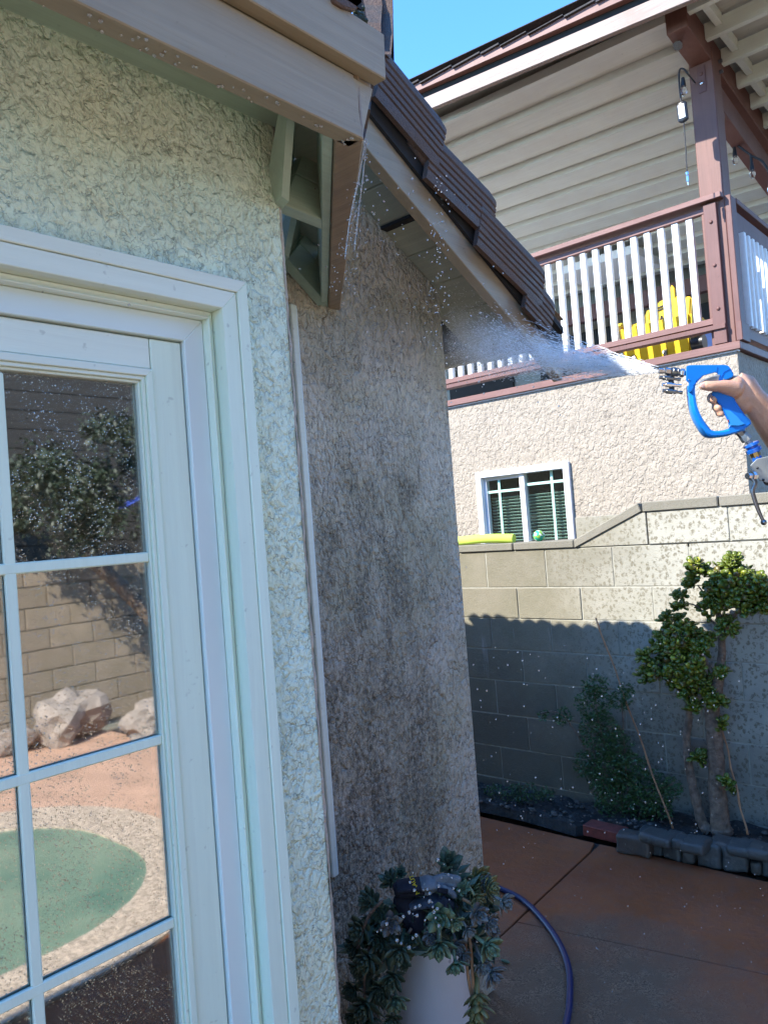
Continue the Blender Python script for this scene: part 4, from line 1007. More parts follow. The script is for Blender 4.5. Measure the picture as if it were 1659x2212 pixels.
def stake(px0, px1, x0, x1, lab):
    a, b = at(*px0, X=x0), at(*px1, X=x1); n = 14
    pts = [a+(b-a)*(i/n)+Vector((0, .004*math.sin(i*1.3), 0)) for i in range(n+1)]
    build('garden_stake', MB().tube(pts, [.0045+(.0012 if i % 4 == 2 else 0) for i in range(n+1)], 7), m_stake, None, lab, 'stake', smooth=True)
stake((1286.5, 1335), (1452, 1790), 4.10, 3.82, 'thin brown cane leaning on the wall across the dark shrub')
stake((1556, 1560), (1613, 1803), 4.06, 3.84, 'thin cane stake behind the jade trunk at its right side')

# ================================================================== POT, SUCCULENT, GLOVES, HOSE
pc0 = Vector((1.735, 1.475, GZ))
pot = empty('plant_pot', pc0, 'tall white glazed pot full of trailing succulents against the stained wall', 'pot')
prof = [(.001, 0), (.085, 0), (.100, .06), (.108, .2), (.106, .33), (.096, .45), (.084, .515), (.080, .53), (.072, .53), (.070, .50), (.001, .49)]
build('pot_body', MB().lathe(prof, pc0, 48), m_pot, pot, smooth='auto')
build('potting_soil', MB().lathe([(.001, .503), (.074, .502)], pc0, 24), m_soil, pot)
suc = empty('succulent', pc0+Vector((0, 0, .52)), 'trailing grey-green rosette succulent spilling over the white pot', 'succulent')
def sleaf(L, W, T):
    vs = []; fs = []; prof = [(0., .35), (.25, .7), (.55, 1.), (.8, .8), (1., .04)]
    for (t, w_) in prof:
        c_ = .22*L*t*t
        vs += [(t*L, -w_*W/2, c_+.25*T*w_), (t*L, 0, c_-T*w_), (t*L, w_*W/2, c_+.25*T*w_), (t*L, 0, c_+.1*T)]
    for i in range(len(prof)-1):
        for k in range(4): fs.append((i*4+k, i*4+(k+1) % 4, i*4+4+(k+1) % 4, i*4+4+k))
    return MB().add(vs, fs)
SL = {}
for nm, m_ in (('g', m_succ), ('d', m_succd), ('p', m_succp), ('y', m_succy)):
    SL[nm] = mesh_of(sleaf(.040, .022, .004), 'leaf', m_, smooth=True)
sb = sleaf(.040, .022, .004)
MT = dict(g=m_succ, d=m_succd, p=m_succp, y=m_succy)
C4 = lambda x, y: (750.2+.2158*x, 1832.9+.2158*y)
# (x, y in a local trace, radius, kind, depth, facing(x,y) , detailed)
RS = [(930, 660, 120, 'g', 1.93, (.1, .2), 1), (1000, 160, 110, 'd', 2.12, (0, .9), 1), (440, 340, 95, 'd', 2.1, (-.3, .6), 1), (430, 740, 95, 'p', 1.98, (-.1, .1), 1), (1290, 640, 95, 'p', 1.97, (.3, .2), 1), (1075, 720, 70, 'g', 1.95, (.1, -.1), 0),
      (920, 940, 120, 'g', 1.93, (0, -.2), 1), (1080, 1130, 95, 'g', 1.93, (.1, -.5), 1), (1380, 960, 110, 'g', 1.97, (.3, -.2), 1), (1200, 800, 70, 'p', 1.97, (.2, -.1), 0), (530, 1000, 115, 'd', 1.95, (-.2, -.2), 1), (210, 1080, 120, 'd', 1.97, (-.4, -.1), 1), (460, 1270, 110, 'd', 1.95, (-.1, -.3), 1),
      (490, 1490, 100, 'g', 1.94, (.1, -.4), 1), (190, 1560, 130, 'd', 1.96, (-.4, -.2), 1), (150, 800, 110, 'd', 2.02, (-.6, .2), 0), (240, 520, 100, 'd', 2.08, (-.5, .5), 0), (1430, 1230, 100, 'p', 1.97, (.4, -.4), 1), (1340, 1130, 90, 'p', 2.0, (.3, -.3), 0), (1400, 740, 80, 'p', 2.0, (.6, .1), 0),
      (1540, 520, 95, 'p', 2.02, (.9, -.3), 1), (1290, 290, 105, 'y', 2.08, (.6, .4), 0), (1390, 400, 100, 'y', 2.05, (.7, .1), 0), (1250, 430, 90, 'y', 2.05, (.4, .1), 0), (1280, 480, 80, 'y', 2.0, (.3, -.3), 0), (1150, 400, 60, 'g', 2.02, (.2, .5), 0), (1360, 350, 70, 'p', 2.06, (.7, .5), 0),
      (330, 900, 90, 'd', 2.0, (-.3, 0), 0), (90, 960, 90, 'd', 2.04, (-.7, 0), 0), (120, 1180, 80, 'd', 2.04, (-.6, -.3), 0), (70, 1660, 80, 'd', 2.02, (-.6, -.2), 0), (450, 1690, 90, 'd', 1.98, (0, -.4), 0), (240, 1700, 100, 'd', 2.0, (-.2, -.5), 0), (620, 900, 60, 'd', 1.99, (0, 0), 0), (560, 1120, 70, 'd', 2.0, (.2, -.2), 0),
      (850, 850, 80, 'p', 1.98, (0, 0), 0), (1090, 950, 80, 'p', 1.98, (.1, -.1), 0), (1150, 1060, 70, 'p', 1.98, (.2, -.3), 0), (1450, 820, 60, 'p', 2.02, (.6, 0), 0), (700, 620, 60, 'd', 2.06, (0, .3), 0), (560, 560, 70, 'd', 2.1, (-.2, .5), 0), (320, 640, 80, 'd', 2.06, (-.3, .3), 0), (1300, 1560, 130, 'y', 1.97, (.1, -.8), 1), (1290, 1450, 110, 'y', 1.99, (.1, -.8), 0), (1270, 1700, 110, 'y', 1.97, (0, -.8), 0), (520, 260, 60, 'd', 2.14, (0, .7), 0), (350, 1400, 90, 'd', 2.0, (-.3, -.2), 0), (60, 1400, 80, 'd', 2.05, (-.6, 0), 0)]
rs = random.Random(8); nl = 0
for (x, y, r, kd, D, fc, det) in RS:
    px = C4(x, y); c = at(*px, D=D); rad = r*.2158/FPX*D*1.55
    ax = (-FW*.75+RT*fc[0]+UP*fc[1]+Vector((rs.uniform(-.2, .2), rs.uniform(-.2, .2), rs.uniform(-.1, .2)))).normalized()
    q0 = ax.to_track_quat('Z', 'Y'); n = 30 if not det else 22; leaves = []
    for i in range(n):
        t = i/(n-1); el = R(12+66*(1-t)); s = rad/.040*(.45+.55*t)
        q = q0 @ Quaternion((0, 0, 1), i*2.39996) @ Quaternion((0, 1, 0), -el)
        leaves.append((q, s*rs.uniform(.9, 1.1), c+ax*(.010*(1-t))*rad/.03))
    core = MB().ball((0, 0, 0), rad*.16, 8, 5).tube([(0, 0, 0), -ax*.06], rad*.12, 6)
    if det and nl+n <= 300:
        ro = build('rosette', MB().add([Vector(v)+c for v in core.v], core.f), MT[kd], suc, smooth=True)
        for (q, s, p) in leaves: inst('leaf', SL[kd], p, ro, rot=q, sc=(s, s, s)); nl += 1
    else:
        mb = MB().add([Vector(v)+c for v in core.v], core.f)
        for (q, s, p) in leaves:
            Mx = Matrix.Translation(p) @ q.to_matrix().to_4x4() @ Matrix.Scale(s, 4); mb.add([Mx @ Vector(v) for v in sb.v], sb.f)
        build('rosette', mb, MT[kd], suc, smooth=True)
fm = leafcloud([(930, 700, 330), (450, 800, 300), (250, 1000, 200), (1250, 500, 200), (1300, 900, 180), (1000, 420, 200), (300, 1400, 200)], 900, .05, .022, lambda x, y, d=0: at(*C4(x, y), D=2.07+d), .04, 77)
fm.v = [v for v in fm.v]
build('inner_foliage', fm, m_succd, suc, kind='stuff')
for pts in ([(1180, 830), (1190, 1050), (1210, 1300), (1250, 1500), (1275, 1640)], [(1215, 850), (1240, 1060), (1255, 1300), (1270, 1500), (1285, 1650)], [(640, 800), (560, 950), (500, 1150)], [(400, 760), (250, 900), (180, 1200), (170, 1500)], [(1150, 500), (1300, 600), (1400, 800), (1400, 1150)], [(350, 520), (200, 700), (100, 1000)]):
    P_ = spline([at(*C4(x, y), D=2.0) for x, y in pts], 5); build('stem', MB().tube(P_, .0042, 6), m_stake if pts[0][0] > 1100 else m_bark, suc, smooth=True)
build('fallen_leaf', MB().ball(at(*C4(1580, 1128), Z=GZ+.008), .017, 10, 6, (.5, 1.3, .35)), m_succ, None, 'loose green succulent leaf lying on the wet patio right of the pot', 'leaf', smooth=True)

# gloves
def remesh(parts, name, mat, parent, voxel=.0025, smooth_it=6, **kw):
    """one continuous skin from overlapping tapered limbs"""
    me = bpy.data.meshes.new(name); mb = MB()
    for p in parts:
        if p[0] == 'c':
            pts, rads = p[1], p[2]; sp_ = pts; mb.tube(sp_, rads, 14, up=p[3] if len(p) > 3 else None)
            mb.ball(pts[0], (rads[0] if not hasattr(rads[0], '__len__') else min(rads[0])), 12, 8); mb.ball(pts[-1], (rads[-1] if not hasattr(rads[-1], '__len__') else min(rads[-1])), 12, 8)
        elif p[0] == 'b': mb.ball(p[1], p[2], 16, 10, p[3] if len(p) > 3 else (1, 1, 1))
    V = np.array([tuple(v) for v in mb.v]); org = Vector(V.mean(axis=0)); mb.v = [tuple(Vector(v)-org) for v in mb.v]
    m0 = mesh_of(mb, name+'_tmp', None); o = bpy.data.objects.new(name+'_tmp', m0); COL.objects.link(o)
    rm = o.modifiers.new('r', 'REMESH'); rm.mode = 'VOXEL'; rm.voxel_size = voxel
    sm_ = o.modifiers.new('s', 'SMOOTH'); sm_.factor = .5; sm_.iterations = smooth_it
    dg = bpy.context.evaluated_depsgraph_get(); dg.update(); ev = o.evaluated_get(dg); m1 = bpy.data.meshes.new_from_object(ev); m1.name = name
    bpy.data.objects.remove(o); bpy.data.meshes.remove(m0)
    m1.materials.clear(); m1.materials.append(mat); m1.polygons.foreach_set('use_smooth', [True]*len(m1.polygons))
    r_ = bpy.data.objects.new(name, m1); COL.objects.link(r_); r_.location = org-(wloc(parent) if parent else Vector())
    if parent: r_.parent = parent
    for k, v in kw.items(): r_[k] = v
    return r_
GL = lambda x, y, D: at(826+.1233*x*1.0, 1858+.1233*y*1.0, D=D)   # local trace of the gloves (6.91x crop)
def GLc(x, y, D): return at((980+x/6.912)*.8525, (2180+y/6.912)*.8525, D=D)
gl1 = empty('work_glove', GLc(600, 400, 2.0), 'upper grey work glove with navy cuff and yellow lettering on top of the succulents', 'glove', 'work gloves on the pot')
gd = 2.02
remesh([('c', [GLc(170, 470, gd), GLc(350, 440, gd), GLc(590, 410, gd)], [(.012, .030), (.014, .032), (.014, .030)], tuple(-FW)),
        ('c', [GLc(200, 560, gd), GLc(400, 560, gd), GLc(650, 540, gd)], [(.012, .018), (.012, .018), (.010, .012)], tuple(-FW))], 'glove_cuff', m_navy, gl1, .003, 3)
remesh([('c', [GLc(590, 410, gd), GLc(700, 400, gd), GLc(860, 400, gd)], [(.014, .030), (.017, .032), (.013, .026)], tuple(-FW)),
        ('c', [GLc(850, 320, gd), GLc(980, 270, gd), GLc(1120, 290, gd), GLc(1240, 330, gd)], [.0085, .008, .008, .010]),
        ('c', [GLc(850, 370, gd), GLc(980, 330, gd), GLc(1080, 330, gd), GLc(1220, 350, gd)], [.008, .007, .007, .009]),
        ('c', [GLc(850, 420, gd), GLc(990, 400, gd), GLc(1110, 440, gd), GLc(1200, 420, gd)], [.008, .0065, .0065, .008]),
        ('c', [GLc(700, 540, gd), GLc(860, 480, gd-.01), GLc(1000, 480, gd-.02), GLc(1110, 540, gd-.02), GLc(1180, 620, gd-.02)], [.012, .008, .008, .009, .008])], 'glove_hand', m_gglove, gl1, .003, 3)
build('finger_patch', MB().hexa([GLc(890, 470, gd-.03), GLc(1080, 500, gd-.03), GLc(1060, 600, gd-.03), GLc(880, 560, gd-.03)], [GLc(890, 470, gd-.02), GLc(1080, 500, gd-.02), GLc(1060, 600, gd-.02), GLc(880, 560, gd-.02)]), m_navy, gl1, bevel=.002)
gl2 = empty('work_glove', GLc(800, 700, 2.0), 'lower blue-grey work glove half hidden under the lettered one', 'glove', 'work gloves on the pot')
remesh([('c', [GLc(400, 800, 2.03), GLc(560, 760, 2.03), GLc(800, 700, 2.03), GLc(980, 720, 2.03)], [(.012, .02), (.012, .022), (.014, .034), (.012, .028)], tuple(-FW)),
        ('c', [GLc(980, 700, 2.03), GLc(1120, 760, 2.03), GLc(1200, 820, 2.04)], [.014, .011, .009]), ('c', [GLc(900, 760, 2.02), GLc(1020, 860, 2.02)], [.012, .009])], 'glove_hand', m_plain('blue_grey_glove', (.055, .07, .095), .8, .3, 30, .003, 150), gl2, .003, 3)
remesh([('c', [GLc(300, 740, 2.045), GLc(420, 900, 2.05), GLc(480, 1050, 2.05)], [.03, .04, .035])], 'glove_cuff', m_navy, gl2, .004, 3)
def text_on(s, p0, pdir, pup, size, mat, parent, name='lettering', ext=.0006):
    cu = bpy.data.curves.new(name, 'FONT'); cu.body = s; cu.size = size; cu.extrude = ext; cu.align_x = 'CENTER'; cu.align_y = 'CENTER'
    o = bpy.data.objects.new(name+'_t', cu); COL.objects.link(o); dg = bpy.context.evaluated_depsgraph_get(); dg.update()
    me = bpy.data.meshes.new_from_object(o.evaluated_get(dg)); bpy.data.objects.remove(o); me.materials.clear(); me.materials.append(mat); me.name = name
    x = Vector(pdir).normalized(); z = x.cross(Vector(pup)).normalized(); y = z.cross(x)
    r_ = bpy.data.objects.new(name, me); COL.objects.link(r_); Mx = Matrix((x, y, z)).transposed().to_4x4(); r_.rotation_mode = 'QUATERNION'; r_.rotation_quaternion = Mx.to_quaternion()
    r_.location = Vector(p0)-(wloc(parent) if parent else Vector()); r_.parent = parent; return r_
ta, tb_ = GLc(515, 500, gd-.026), GLc(460, 350, gd-.026)
text_on('MAAUT', (ta+tb_)/2, tb_-ta, (GLc(400, 440, gd)-GLc(500, 420, gd)), .0155, m_gtext, gl1)

hp = [at(x, y, Z=GZ+.012) for x, y in ((1010, 1885), (1060, 1910), (1130, 1945), (1190, 2010), (1225, 2080), (1230, 2160), (1217, 2230), (1180, 2330), (1100, 2450))]
hp[0] = Vector((3.1, 2.5, GZ+.012))
build('water_hose', MB().tube(spline(hp, 10), .0125, 12), m_hose, None, 'thick dark blue hose curving over the wet patio past the pot', 'hose', smooth=True)

# ================================================================== PRESSURE GUN AND PERSON
GD = 1.95; GS = GD/1.6
def G3(x, y, d=0): return at(1406.7+.1773*x, 750.2+.1773*y, D=GD+d)
gun = empty('pressure_washer_gun', G3(700, 600), 'bright blue pressure washer gun with open front guard held above the garden wall', 'spray gun')
def plate(poly, d0, d1, nm, mat, bevel=.003, seg=2, parent=None):
    a = [G3(x, y, d0) for x, y in poly]; b = [G3(x, y, d1) for x, y in poly]; n = len(poly)
    mb = MB().add(a+b, [tuple(range(n)), tuple(range(n, 2*n))[::-1]]+[(i, (i+1) % n, n+(i+1) % n, n+i) for i in range(n)])
    return build(nm, mb, mat, parent or gun, bevel=bevel, seg=seg, smooth='auto')
W = .017*GS
plate([(418, 240), (432, 226), (470, 216), (900, 214), (935, 225), (965, 262), (1003, 330), (985, 365), (900, 400), (822, 412), (785, 412), (812, 330), (780, 305), (620, 350), (545, 420), (540, 455), (478, 555), (445, 545), (440, 520), (455, 430), (418, 412)], -W, W, 'gun_body', m_blue, .0042, 3)
def sweep(pts, rads, nm, mat, n=16, prof=3.2, k=6, parent=None):
    P_ = spline([G3(*p) for p in pts], k); m = len(P_); rr = []
    for i in range(m):
        t = i/(m-1)*(len(rads)-1); j = min(int(t), len(rads)-2); a, b = rads[j], rads[j+1]; f = t-j
        rr.append((a[0]+(b[0]-a[0])*f, a[1]+(b[1]-a[1])*f))
    return build(nm, MB().tube(P_, rr, n, prof=prof, up=tuple(-FW)), mat, parent or gun, smooth='auto')
px2m = .1773/FPX*GD
sweep([(478, 470), (478, 560), (500, 720), (548, 860), (628, 990), (690, 1055), (790, 1062), (900, 1045), (1000, 1010), (1090, 985)], [(38*px2m, W*.85), (32*px2m, W*.85), (34*px2m, W*.85), (38*px2m, W*.9), (46*px2m, W*.9), (48*px2m, W*.9), (40*px2m, W*.9), (42*px2m, W*.9), (44*px2m, W*.9), (44*px2m, W*.9)], 'front_guard', m_blue)
plate([(935, 985), (985, 955), (1155, 935), (1200, 905), (1222, 925), (1150, 985), (1050, 1035), (960, 1060), (930, 1030)], -W*.9, W*.9, 'guard_foot', m_blue, .003)
plate([(800, 400), (965, 380), (1010, 640), (1130, 820), (1218, 905), (1205, 950), (1150, 965), (1030, 960), (960, 985), (925, 985), (945, 930), (900, 850), (860, 740), (720, 560), (760, 520)], -W*.85, W*.85, 'grip', m_plain('shaded_blue_plastic', (.004, .15, .5), .4, .05, 8, .0006, 300), .004, 3)
plate([(885, 765), (950, 770), (1040, 840), (1095, 900), (1140, 935), (1060, 960), (985, 955), (960, 960), (950, 900)], -W*1.08, -W*.84, 'trigger', m_blue2, .0015)
plate([(600, 395), (800, 332), (832, 335), (812, 408), (700, 420), (590, 460), (560, 445)], -W-.0012, -W+.0005, 'gun_label', m_label, .0003, 1)
for k in range(6): plate([(640-k*11, 400+k*10), (800-k*2, 352+k*11), (800-k*2, 355+k*11), (640-k*11, 403+k*10)], -W-.0018, -W-.001, 'label_line', m_labtxt, 0, 1)
text_on('CAUTION', G3(720, 372, -W-.0018), G3(800, 350, 0)-G3(640, 400, 0), UP, .0042, m_labtxt, gun, 'label_text', .0002)
plate([(925, 880), (940, 885), (945, 905), (930, 910)], -W*.9, -W*.2, 'safety_latch', m_plain('red_latch', (.5, .04, .02), .4), .0005, 1)
for poly in ([(800, 240), (792, 300), (797, 300), (805, 240)], [(500, 470), (612, 352), (616, 357), (505, 476)], [(830, 405), (880, 300), (960, 262), (962, 268), (886, 305), (838, 406)]):
    plate(poly, -W-.0008, -W+.0004, 'seam', m_ring, 0, 1)
for (x, y) in ((455, 395), (880, 390)): build('screw', MB().ball(G3(x, y, -W), 9*px2m, 10, 6), m_dsteel, gun, smooth=True)
# couplings and nozzles
def turned(p0, p1, secs, nm, mat, parent=gun, n=12):
    p0, p1 = Vector(p0), Vector(p1)
    pts = []; rad = []
    for t, r in secs: pts.append(p0+(p1-p0)*t); rad.append(max(r, 1e-4)*px2m)
    mb = MB(); P_ = pts; d = (p1-p0).normalized(); s = d.orthogonal().normalized(); u = d.cross(s); vs = []; fs = []
    for p, r in zip(P_, rad):
        for k in range(n): a = 2*math.pi*k/n; vs.append(p+s*math.cos(a)*r+u*math.sin(a)*r)
    for i in range(len(P_)-1):
        for k in range(n): fs.append((i*n+k, i*n+(k+1) % n, (i+1)*n+(k+1) % n, (i+1)*n+k))
    fs += [tuple(range(n))[::-1], tuple((len(P_)-1)*n+k for k in range(n))]
    return build(nm, MB().add(vs, fs), mat, parent, smooth='auto')
turned(G3(425, 318), G3(345, 306), [(0, 30), (.5, 30), (.5, 24), (1, 24)], 'barrel_stub', m_chrome)
turned(G3(400, 316), G3(325, 305), [(0, 44), (.12, 52), (.6, 52), (.72, 46), (.72, 30), (1, 30)], 'hex_nut', m_chrome, n=6)
turned(G3(330, 306), G3(232, 296), [(0, 46), (.1, 56), (.25, 56), (.3, 50), (.4, 50), (.45, 58), (.8, 58), (.85, 52), (1, 50)], 'quick_coupler', m_dsteel, n=20)
turned(G3(232, 296), G3(88, 286), [(0, 30), (.05, 45), (.45, 45), (.5, 28), (.62, 28), (.66, 34), (1, 34), (1, 10), (.93, 8)], 'nozzle', m_chrome, n=6)
for (a, b) in (((350, 392), (98, 366)), ((360, 468), (132, 452)), ((374, 552), (138, 528))):
    turned(G3(*a), G3(*b), [(0, 10), (0, 22), (.10, 24), (.16, 18), (.28, 18), (.34, 26), (.45, 26), (.5, 20), (.52, 33), (.82, 33), (.85, 20), (1, 24), (1, 10)], 'spare_nozzle', m_dsteel if a[1] != 468 else m_chrome, n=8)
build('nozzle_holder', MB().tube([G3(215, 320, .0), G3(235, 400, .004), G3(245, 480, .004), G3(250, 550, .004)], .007, 8), m_blackr, gun, smooth=True)
turned(G3(1040, 985), G3(1110, 1075), [(0, 60), (.5, 62), (.5, 54), (1, 50)], 'inlet_nut', m_dsteel, n=6)
turned(G3(1105, 1060), G3(1215, 1185), [(0, 52), (.3, 66), (.55, 66), (.6, 34), (1, 34)], 'inlet_fitting', m_alu, n=6)
turned(G3(1200, 1165), G3(1260, 1290), [(0, 50), (.05, 92), (.25, 96), (.3, 70), (.5, 70), (.55, 95), (.85, 92), (.9, 60), (1, 60)], 'swivel_collar', m_ring, n=24)
turned(G3(1240, 1262), G3(1275, 1340), [(0, 60), (.5, 64), (1, 58)], 'brass_sleeve', m_brass, n=8)
turned(G3(1268, 1325), G3(1290, 1370), [(0, 56), (1, 60)], 'lower_collar', m_ring, n=20)
plate([(1195, 1445), (1280, 1360), (1440, 1320), (1560, 1380), (1560, 1620), (1480, 1660), (1400, 1650), (1310, 1620)], -.016, .018, 'valve_block', m_alu, .0015, 1)
for (x, y) in ((1288, 1470), (1360, 1615)): build('screw_hole', MB().ball(G3(x, y, -.0165), 16*px2m, 10, 6), m_black, gun, smooth=True)
plate([(1340, 1600), (1423, 1580), (1500, 1620), (1500, 1700), (1380, 1680)], -.010, .012, 'valve_port', m_blackr, .002)
turned(G3(1265, 1565, -.012), G3(1165, 1570, -.02), [(0, 52), (.3, 62), (.55, 62), (.6, 40), (1, 42)], 'valve_stem', m_chrome, n=8)
sweep([(1225, 1580, -.02), (1262, 1655, -.022), (1230, 1750, -.022), (1262, 1880, -.022), (1310, 2010, -.022), (1362, 2120, -.022)], [(30*px2m, .004), (24*px2m, .004), (24*px2m, .004), (24*px2m, .004), (20*px2m, .004), (16*px2m, .004)], 'valve_lever', m_dsteel, n=10)
build('lever_ball', MB().ball(G3(1365, 2132, -.022), 36*px2m, 16, 10), m_dsteel, gun, smooth=True)
# high-pressure hose leaving the valve, out of the picture
hs = [G3(1480, 1560, .0), G3(1640, 1700, .05), G3(1750, 2100, .15)] + [at(1800, 1500, D=1.9), at(1850, 1900, D=2.0)]
e_ = at(1850, 1900, D=2.0); hs += [Vector((e_.x, e_.y, GZ+.02)), Vector((e_.x+.3, e_.y-.6, GZ+.012))]
build('pressure_hose', MB().tube(spline(hs, 6), .008, 10), m_blackr, gun, smooth=True)

# person
sh_ = at(1925, 1270, D=1.92); el_ = at(1790, 1100, D=2.12)
hipc = at(2060, 1600, D=2.35); fx_, fy_ = hipc.x, hipc.y
person = empty('person', (fx_, fy_, GZ), 'person mostly outside the frame, bare right hand and forearm holding the blue spray gun', 'person')
wr_ = G3(1215, 610, .012)
sd = (RT*.9-FW*.1).normalized(); sd.z = 0
neck = Vector((fx_, fy_, 0))+Vector((0, 0, 1.42+GZ+.0)); sh2 = neck+sd*.19-Vector((0, 0, .05)); sh1 = neck-sd*.17-Vector((0, 0, .04)); sh_ = sh1
hip = Vector((fx_, fy_, GZ+.92)); chest = Vector((fx_, fy_, GZ+1.22))
fwd = -sd
arm = [
 # forearm and hand
 ('c', [wr_, G3(1310, 720, .02), G3(1480, 880, .04), el_], [(.026, .022), (.029, .025), (.040, .036), (.040, .038)], tuple(-FW)),
 ('c', [el_, el_+(sh_-el_)*.5, sh_], [.040, .047, .055]),
 ('c', [wr_, G3(1120, 510, .012), G3(1010, 460, .016)], [(.027, .022), (.033, .022), (.030, .018)], tuple(-FW)),
 ('b', G3(1010, 560, .020), .026, (1, 1, 1)), ('b', G3(1060, 610, .018), .026), ('b', G3(1130, 690, .016), .020),
 ('b', G3(930, 500, -.004), .0175), ('b', G3(1010, 460, -.002), .020),
 # thumb, lying along the near side
 ('c', [G3(1000, 510, -.012), G3(880, 480, -.022), G3(800, 474, -.027), G3(720, 474, -.028), G3(655, 468, -.027), G3(622, 474, -.026)], [.0185, .0142, .0112, .0108, .0102, .0080]),
]
# four fingers curled round the far side, tips showing in the loop
for i, (ky, tip, dd) in enumerate((((960, 500), (880, 500), 0), ((1000, 600), (738, 622), 1), ((1050, 690), (795, 728), 2), ((1100, 770), (832, 800), 3))):
    r = [.0100, .0100, .0093, .0080][i]
    if i == 0: arm.append(('c', [G3(980, 420, .02), G3(900, 430, .030), G3(820, 440, .032), G3(760, 480, .026)], [.012, .011, .010, .009])); continue
    kx, kyy = ky; tx, ty = tip
    arm.append(('c', [G3(kx, kyy, .022), G3(kx-70, kyy-10, .034), G3((kx+tx)/2-20, (kyy+ty)/2, .034), G3(tx-12, ty-12, .022), G3(tx-8, ty+2, .006), G3(tx+18, ty+10, -.008)], [r*1.25, r*1.15, r*1.05, r, r, r*.88]))
def sc_(p):
    f = lambda r: tuple(x*GS for x in r) if hasattr(r, '__len__') else r*GS
    return (p[0], p[1], [f(r) for r in p[2]])+p[3:] if p[0] == 'c' else (p[0], p[1], p[2]*GS)+p[3:]
parts = [sc_(p) for p in arm]
# trunk, legs, other arm, head
parts += [('c', [neck+Vector((0, 0, .10)), neck, neck-Vector((0, 0, .05))], [.052, .056, .07]),
 ('c', [sh1, neck-Vector((0, 0, .06)), sh2], [.062, .085, .062]),
 ('c', [neck-Vector((0, 0, .10)), chest, (chest+hip)/2, hip], [(.15, .105), (.165, .12), (.145, .105), (.16, .115)], tuple(fwd.cross(Vector((0, 0, 1))).cross(Vector((0, 0, 1)))))]
for s in (-1, 1):
    h_ = hip+sd*.095*s-Vector((0, 0, .04)); k_ = h_-Vector((0, 0, .40))+fwd*.02; f_ = Vector((k_.x, k_.y, GZ+.08))
    parts += [('c', [h_, h_.lerp(k_, .5), k_], [.088, .075, .055]), ('c', [k_, k_.lerp(f_, .35), f_], [.053, .057, .036]), ('c', [f_-Vector((0, 0, .03)), f_+fwd.cross(Vector((0, 0, 1)))*0+Vector((-.6, .6, 0)).normalized()*.15-Vector((0, 0, .045))], [.040, .034])]
la = sh2-Vector((0, 0, .28))+sd*.04; lh = la-Vector((0, 0, .24))+Vector((-.6, .6, 0)).normalized()*.08
fdir = Vector((-.6, .6, 0)).normalized()
parts += [('c', [sh2, la], [.052, .042]), ('c', [la, lh], [.040, .026]), ('c', [lh, lh-Vector((0, 0, .08))], [(.022, .04), (.018, .04)])]
for k in range(4): parts.append(('c', [lh-Vector((0, 0, .08))+fdir*(.027-.018*k), lh-Vector((0, 0, .135+.01*(k in (1, 2))))+fdir*(.03-.018*k), lh-Vector((0, 0, .165+.012*(k in (1, 2))))+fdir*(.03-.018*k)-sd*.012], [.009, .008, .007]))
parts.append(('c', [lh-Vector((0, 0, .03))+fdir*.035, lh-Vector((0, 0, .075))+fdir*.062, lh-Vector((0, 0, .105))+fdir*.066], [.012, .010, .008]))
hd = neck+Vector((0, 0, .20))+fdir*.02
parts += [('b', hd+Vector((0, 0, .03)), .10, (.80, .95, 1.08)), ('b', hd-Vector((0, 0, .055))+fdir*.02, .070, (.85, .95, 1)), ('c', [hd+fdir*.092+Vector((0, 0, .015)), hd+fdir*.112-Vector((0, 0, .02))], [.010, .015])]
sdh = fdir.cross(Vector((0, 0, 1)))
for s in (-1, 1): parts += [('b', hd+sdh*.083*s, .024, (.5, .7, 1.2))]
body = remesh(parts, 'body', m_skin, person, .0032, 4)
# nail, clothing, hair, eyes
nl_ = G3(616, 470, -.036)
build('thumbnail', MB().ball((0, 0, 0), .0068, 12, 8, (1.25, 1, .32)).xf(Matrix.Translation(G3(625, 466, -.0345)) @ Matrix((RT, UP, -FW)).transposed().to_4x4() @ Matrix.Rotation(R(8), 4, 'Z')), m_nail, person, smooth=True)
remesh([('c', [sh1, neck-Vector((0, 0, .07)), sh2], [.072, .088, .072]), ('c', [neck-Vector((0, 0, .10)), chest, (chest+hip)/2, hip], [(.165, .12), (.18, .135), (.165, .125), (.175, .13)], tuple(fwd.cross(Vector((0, 0, 1))).cross(Vector((0, 0, 1))))),
        ('c', [sh1, sh1.lerp(el_, .45)], [.072, .062]), ('c', [sh2, sh2.lerp(la, .6)], [.066, .056])], 'shirt', m_shirt, person, .008, 4)
shp = []
for s in (-1, 1):
    h_ = hip+sd*.095*s-Vector((0, 0, .02)); shp.append(('c', [h_, h_-Vector((0, 0, .36))], [.105, .085]))
shp.append(('b', hip, .165, (1, .8, .7)))
remesh(shp, 'shorts', m_short, person, .008, 4)
remesh([('b', hd+Vector((0, 0, .055))-fdir*.02, .102, (.86, .98, .95))], 'hair', m_hair, person, .006, 2)
for s in (-1, 1): build('eye', MB().ball(hd+fdir*.082+sdh*.033*s+Vector((0, 0, .018)), .012, 10, 7), m_winfr, person, smooth=True)

# ================================================================== WATER
def mk_water():
    t = NT('water_droplet'); t.set(Base_Color=(1, 1, 1, 1), Roughness=.02, IOR=1.33, Transmission_Weight=.75); return t.m
m_water = mk_water()
m_spray = NT('spray_sheet'); m_spray.set(Base_Color=(.92, .93, .95, 1), Roughness=.5, Subsurface_Weight=.5, Subsurface_Radius=(.05, .05, .05)); m_spray = m_spray.m
noz = G3(85, 286)
tgt = at(960, 735, Y=D2-.02)
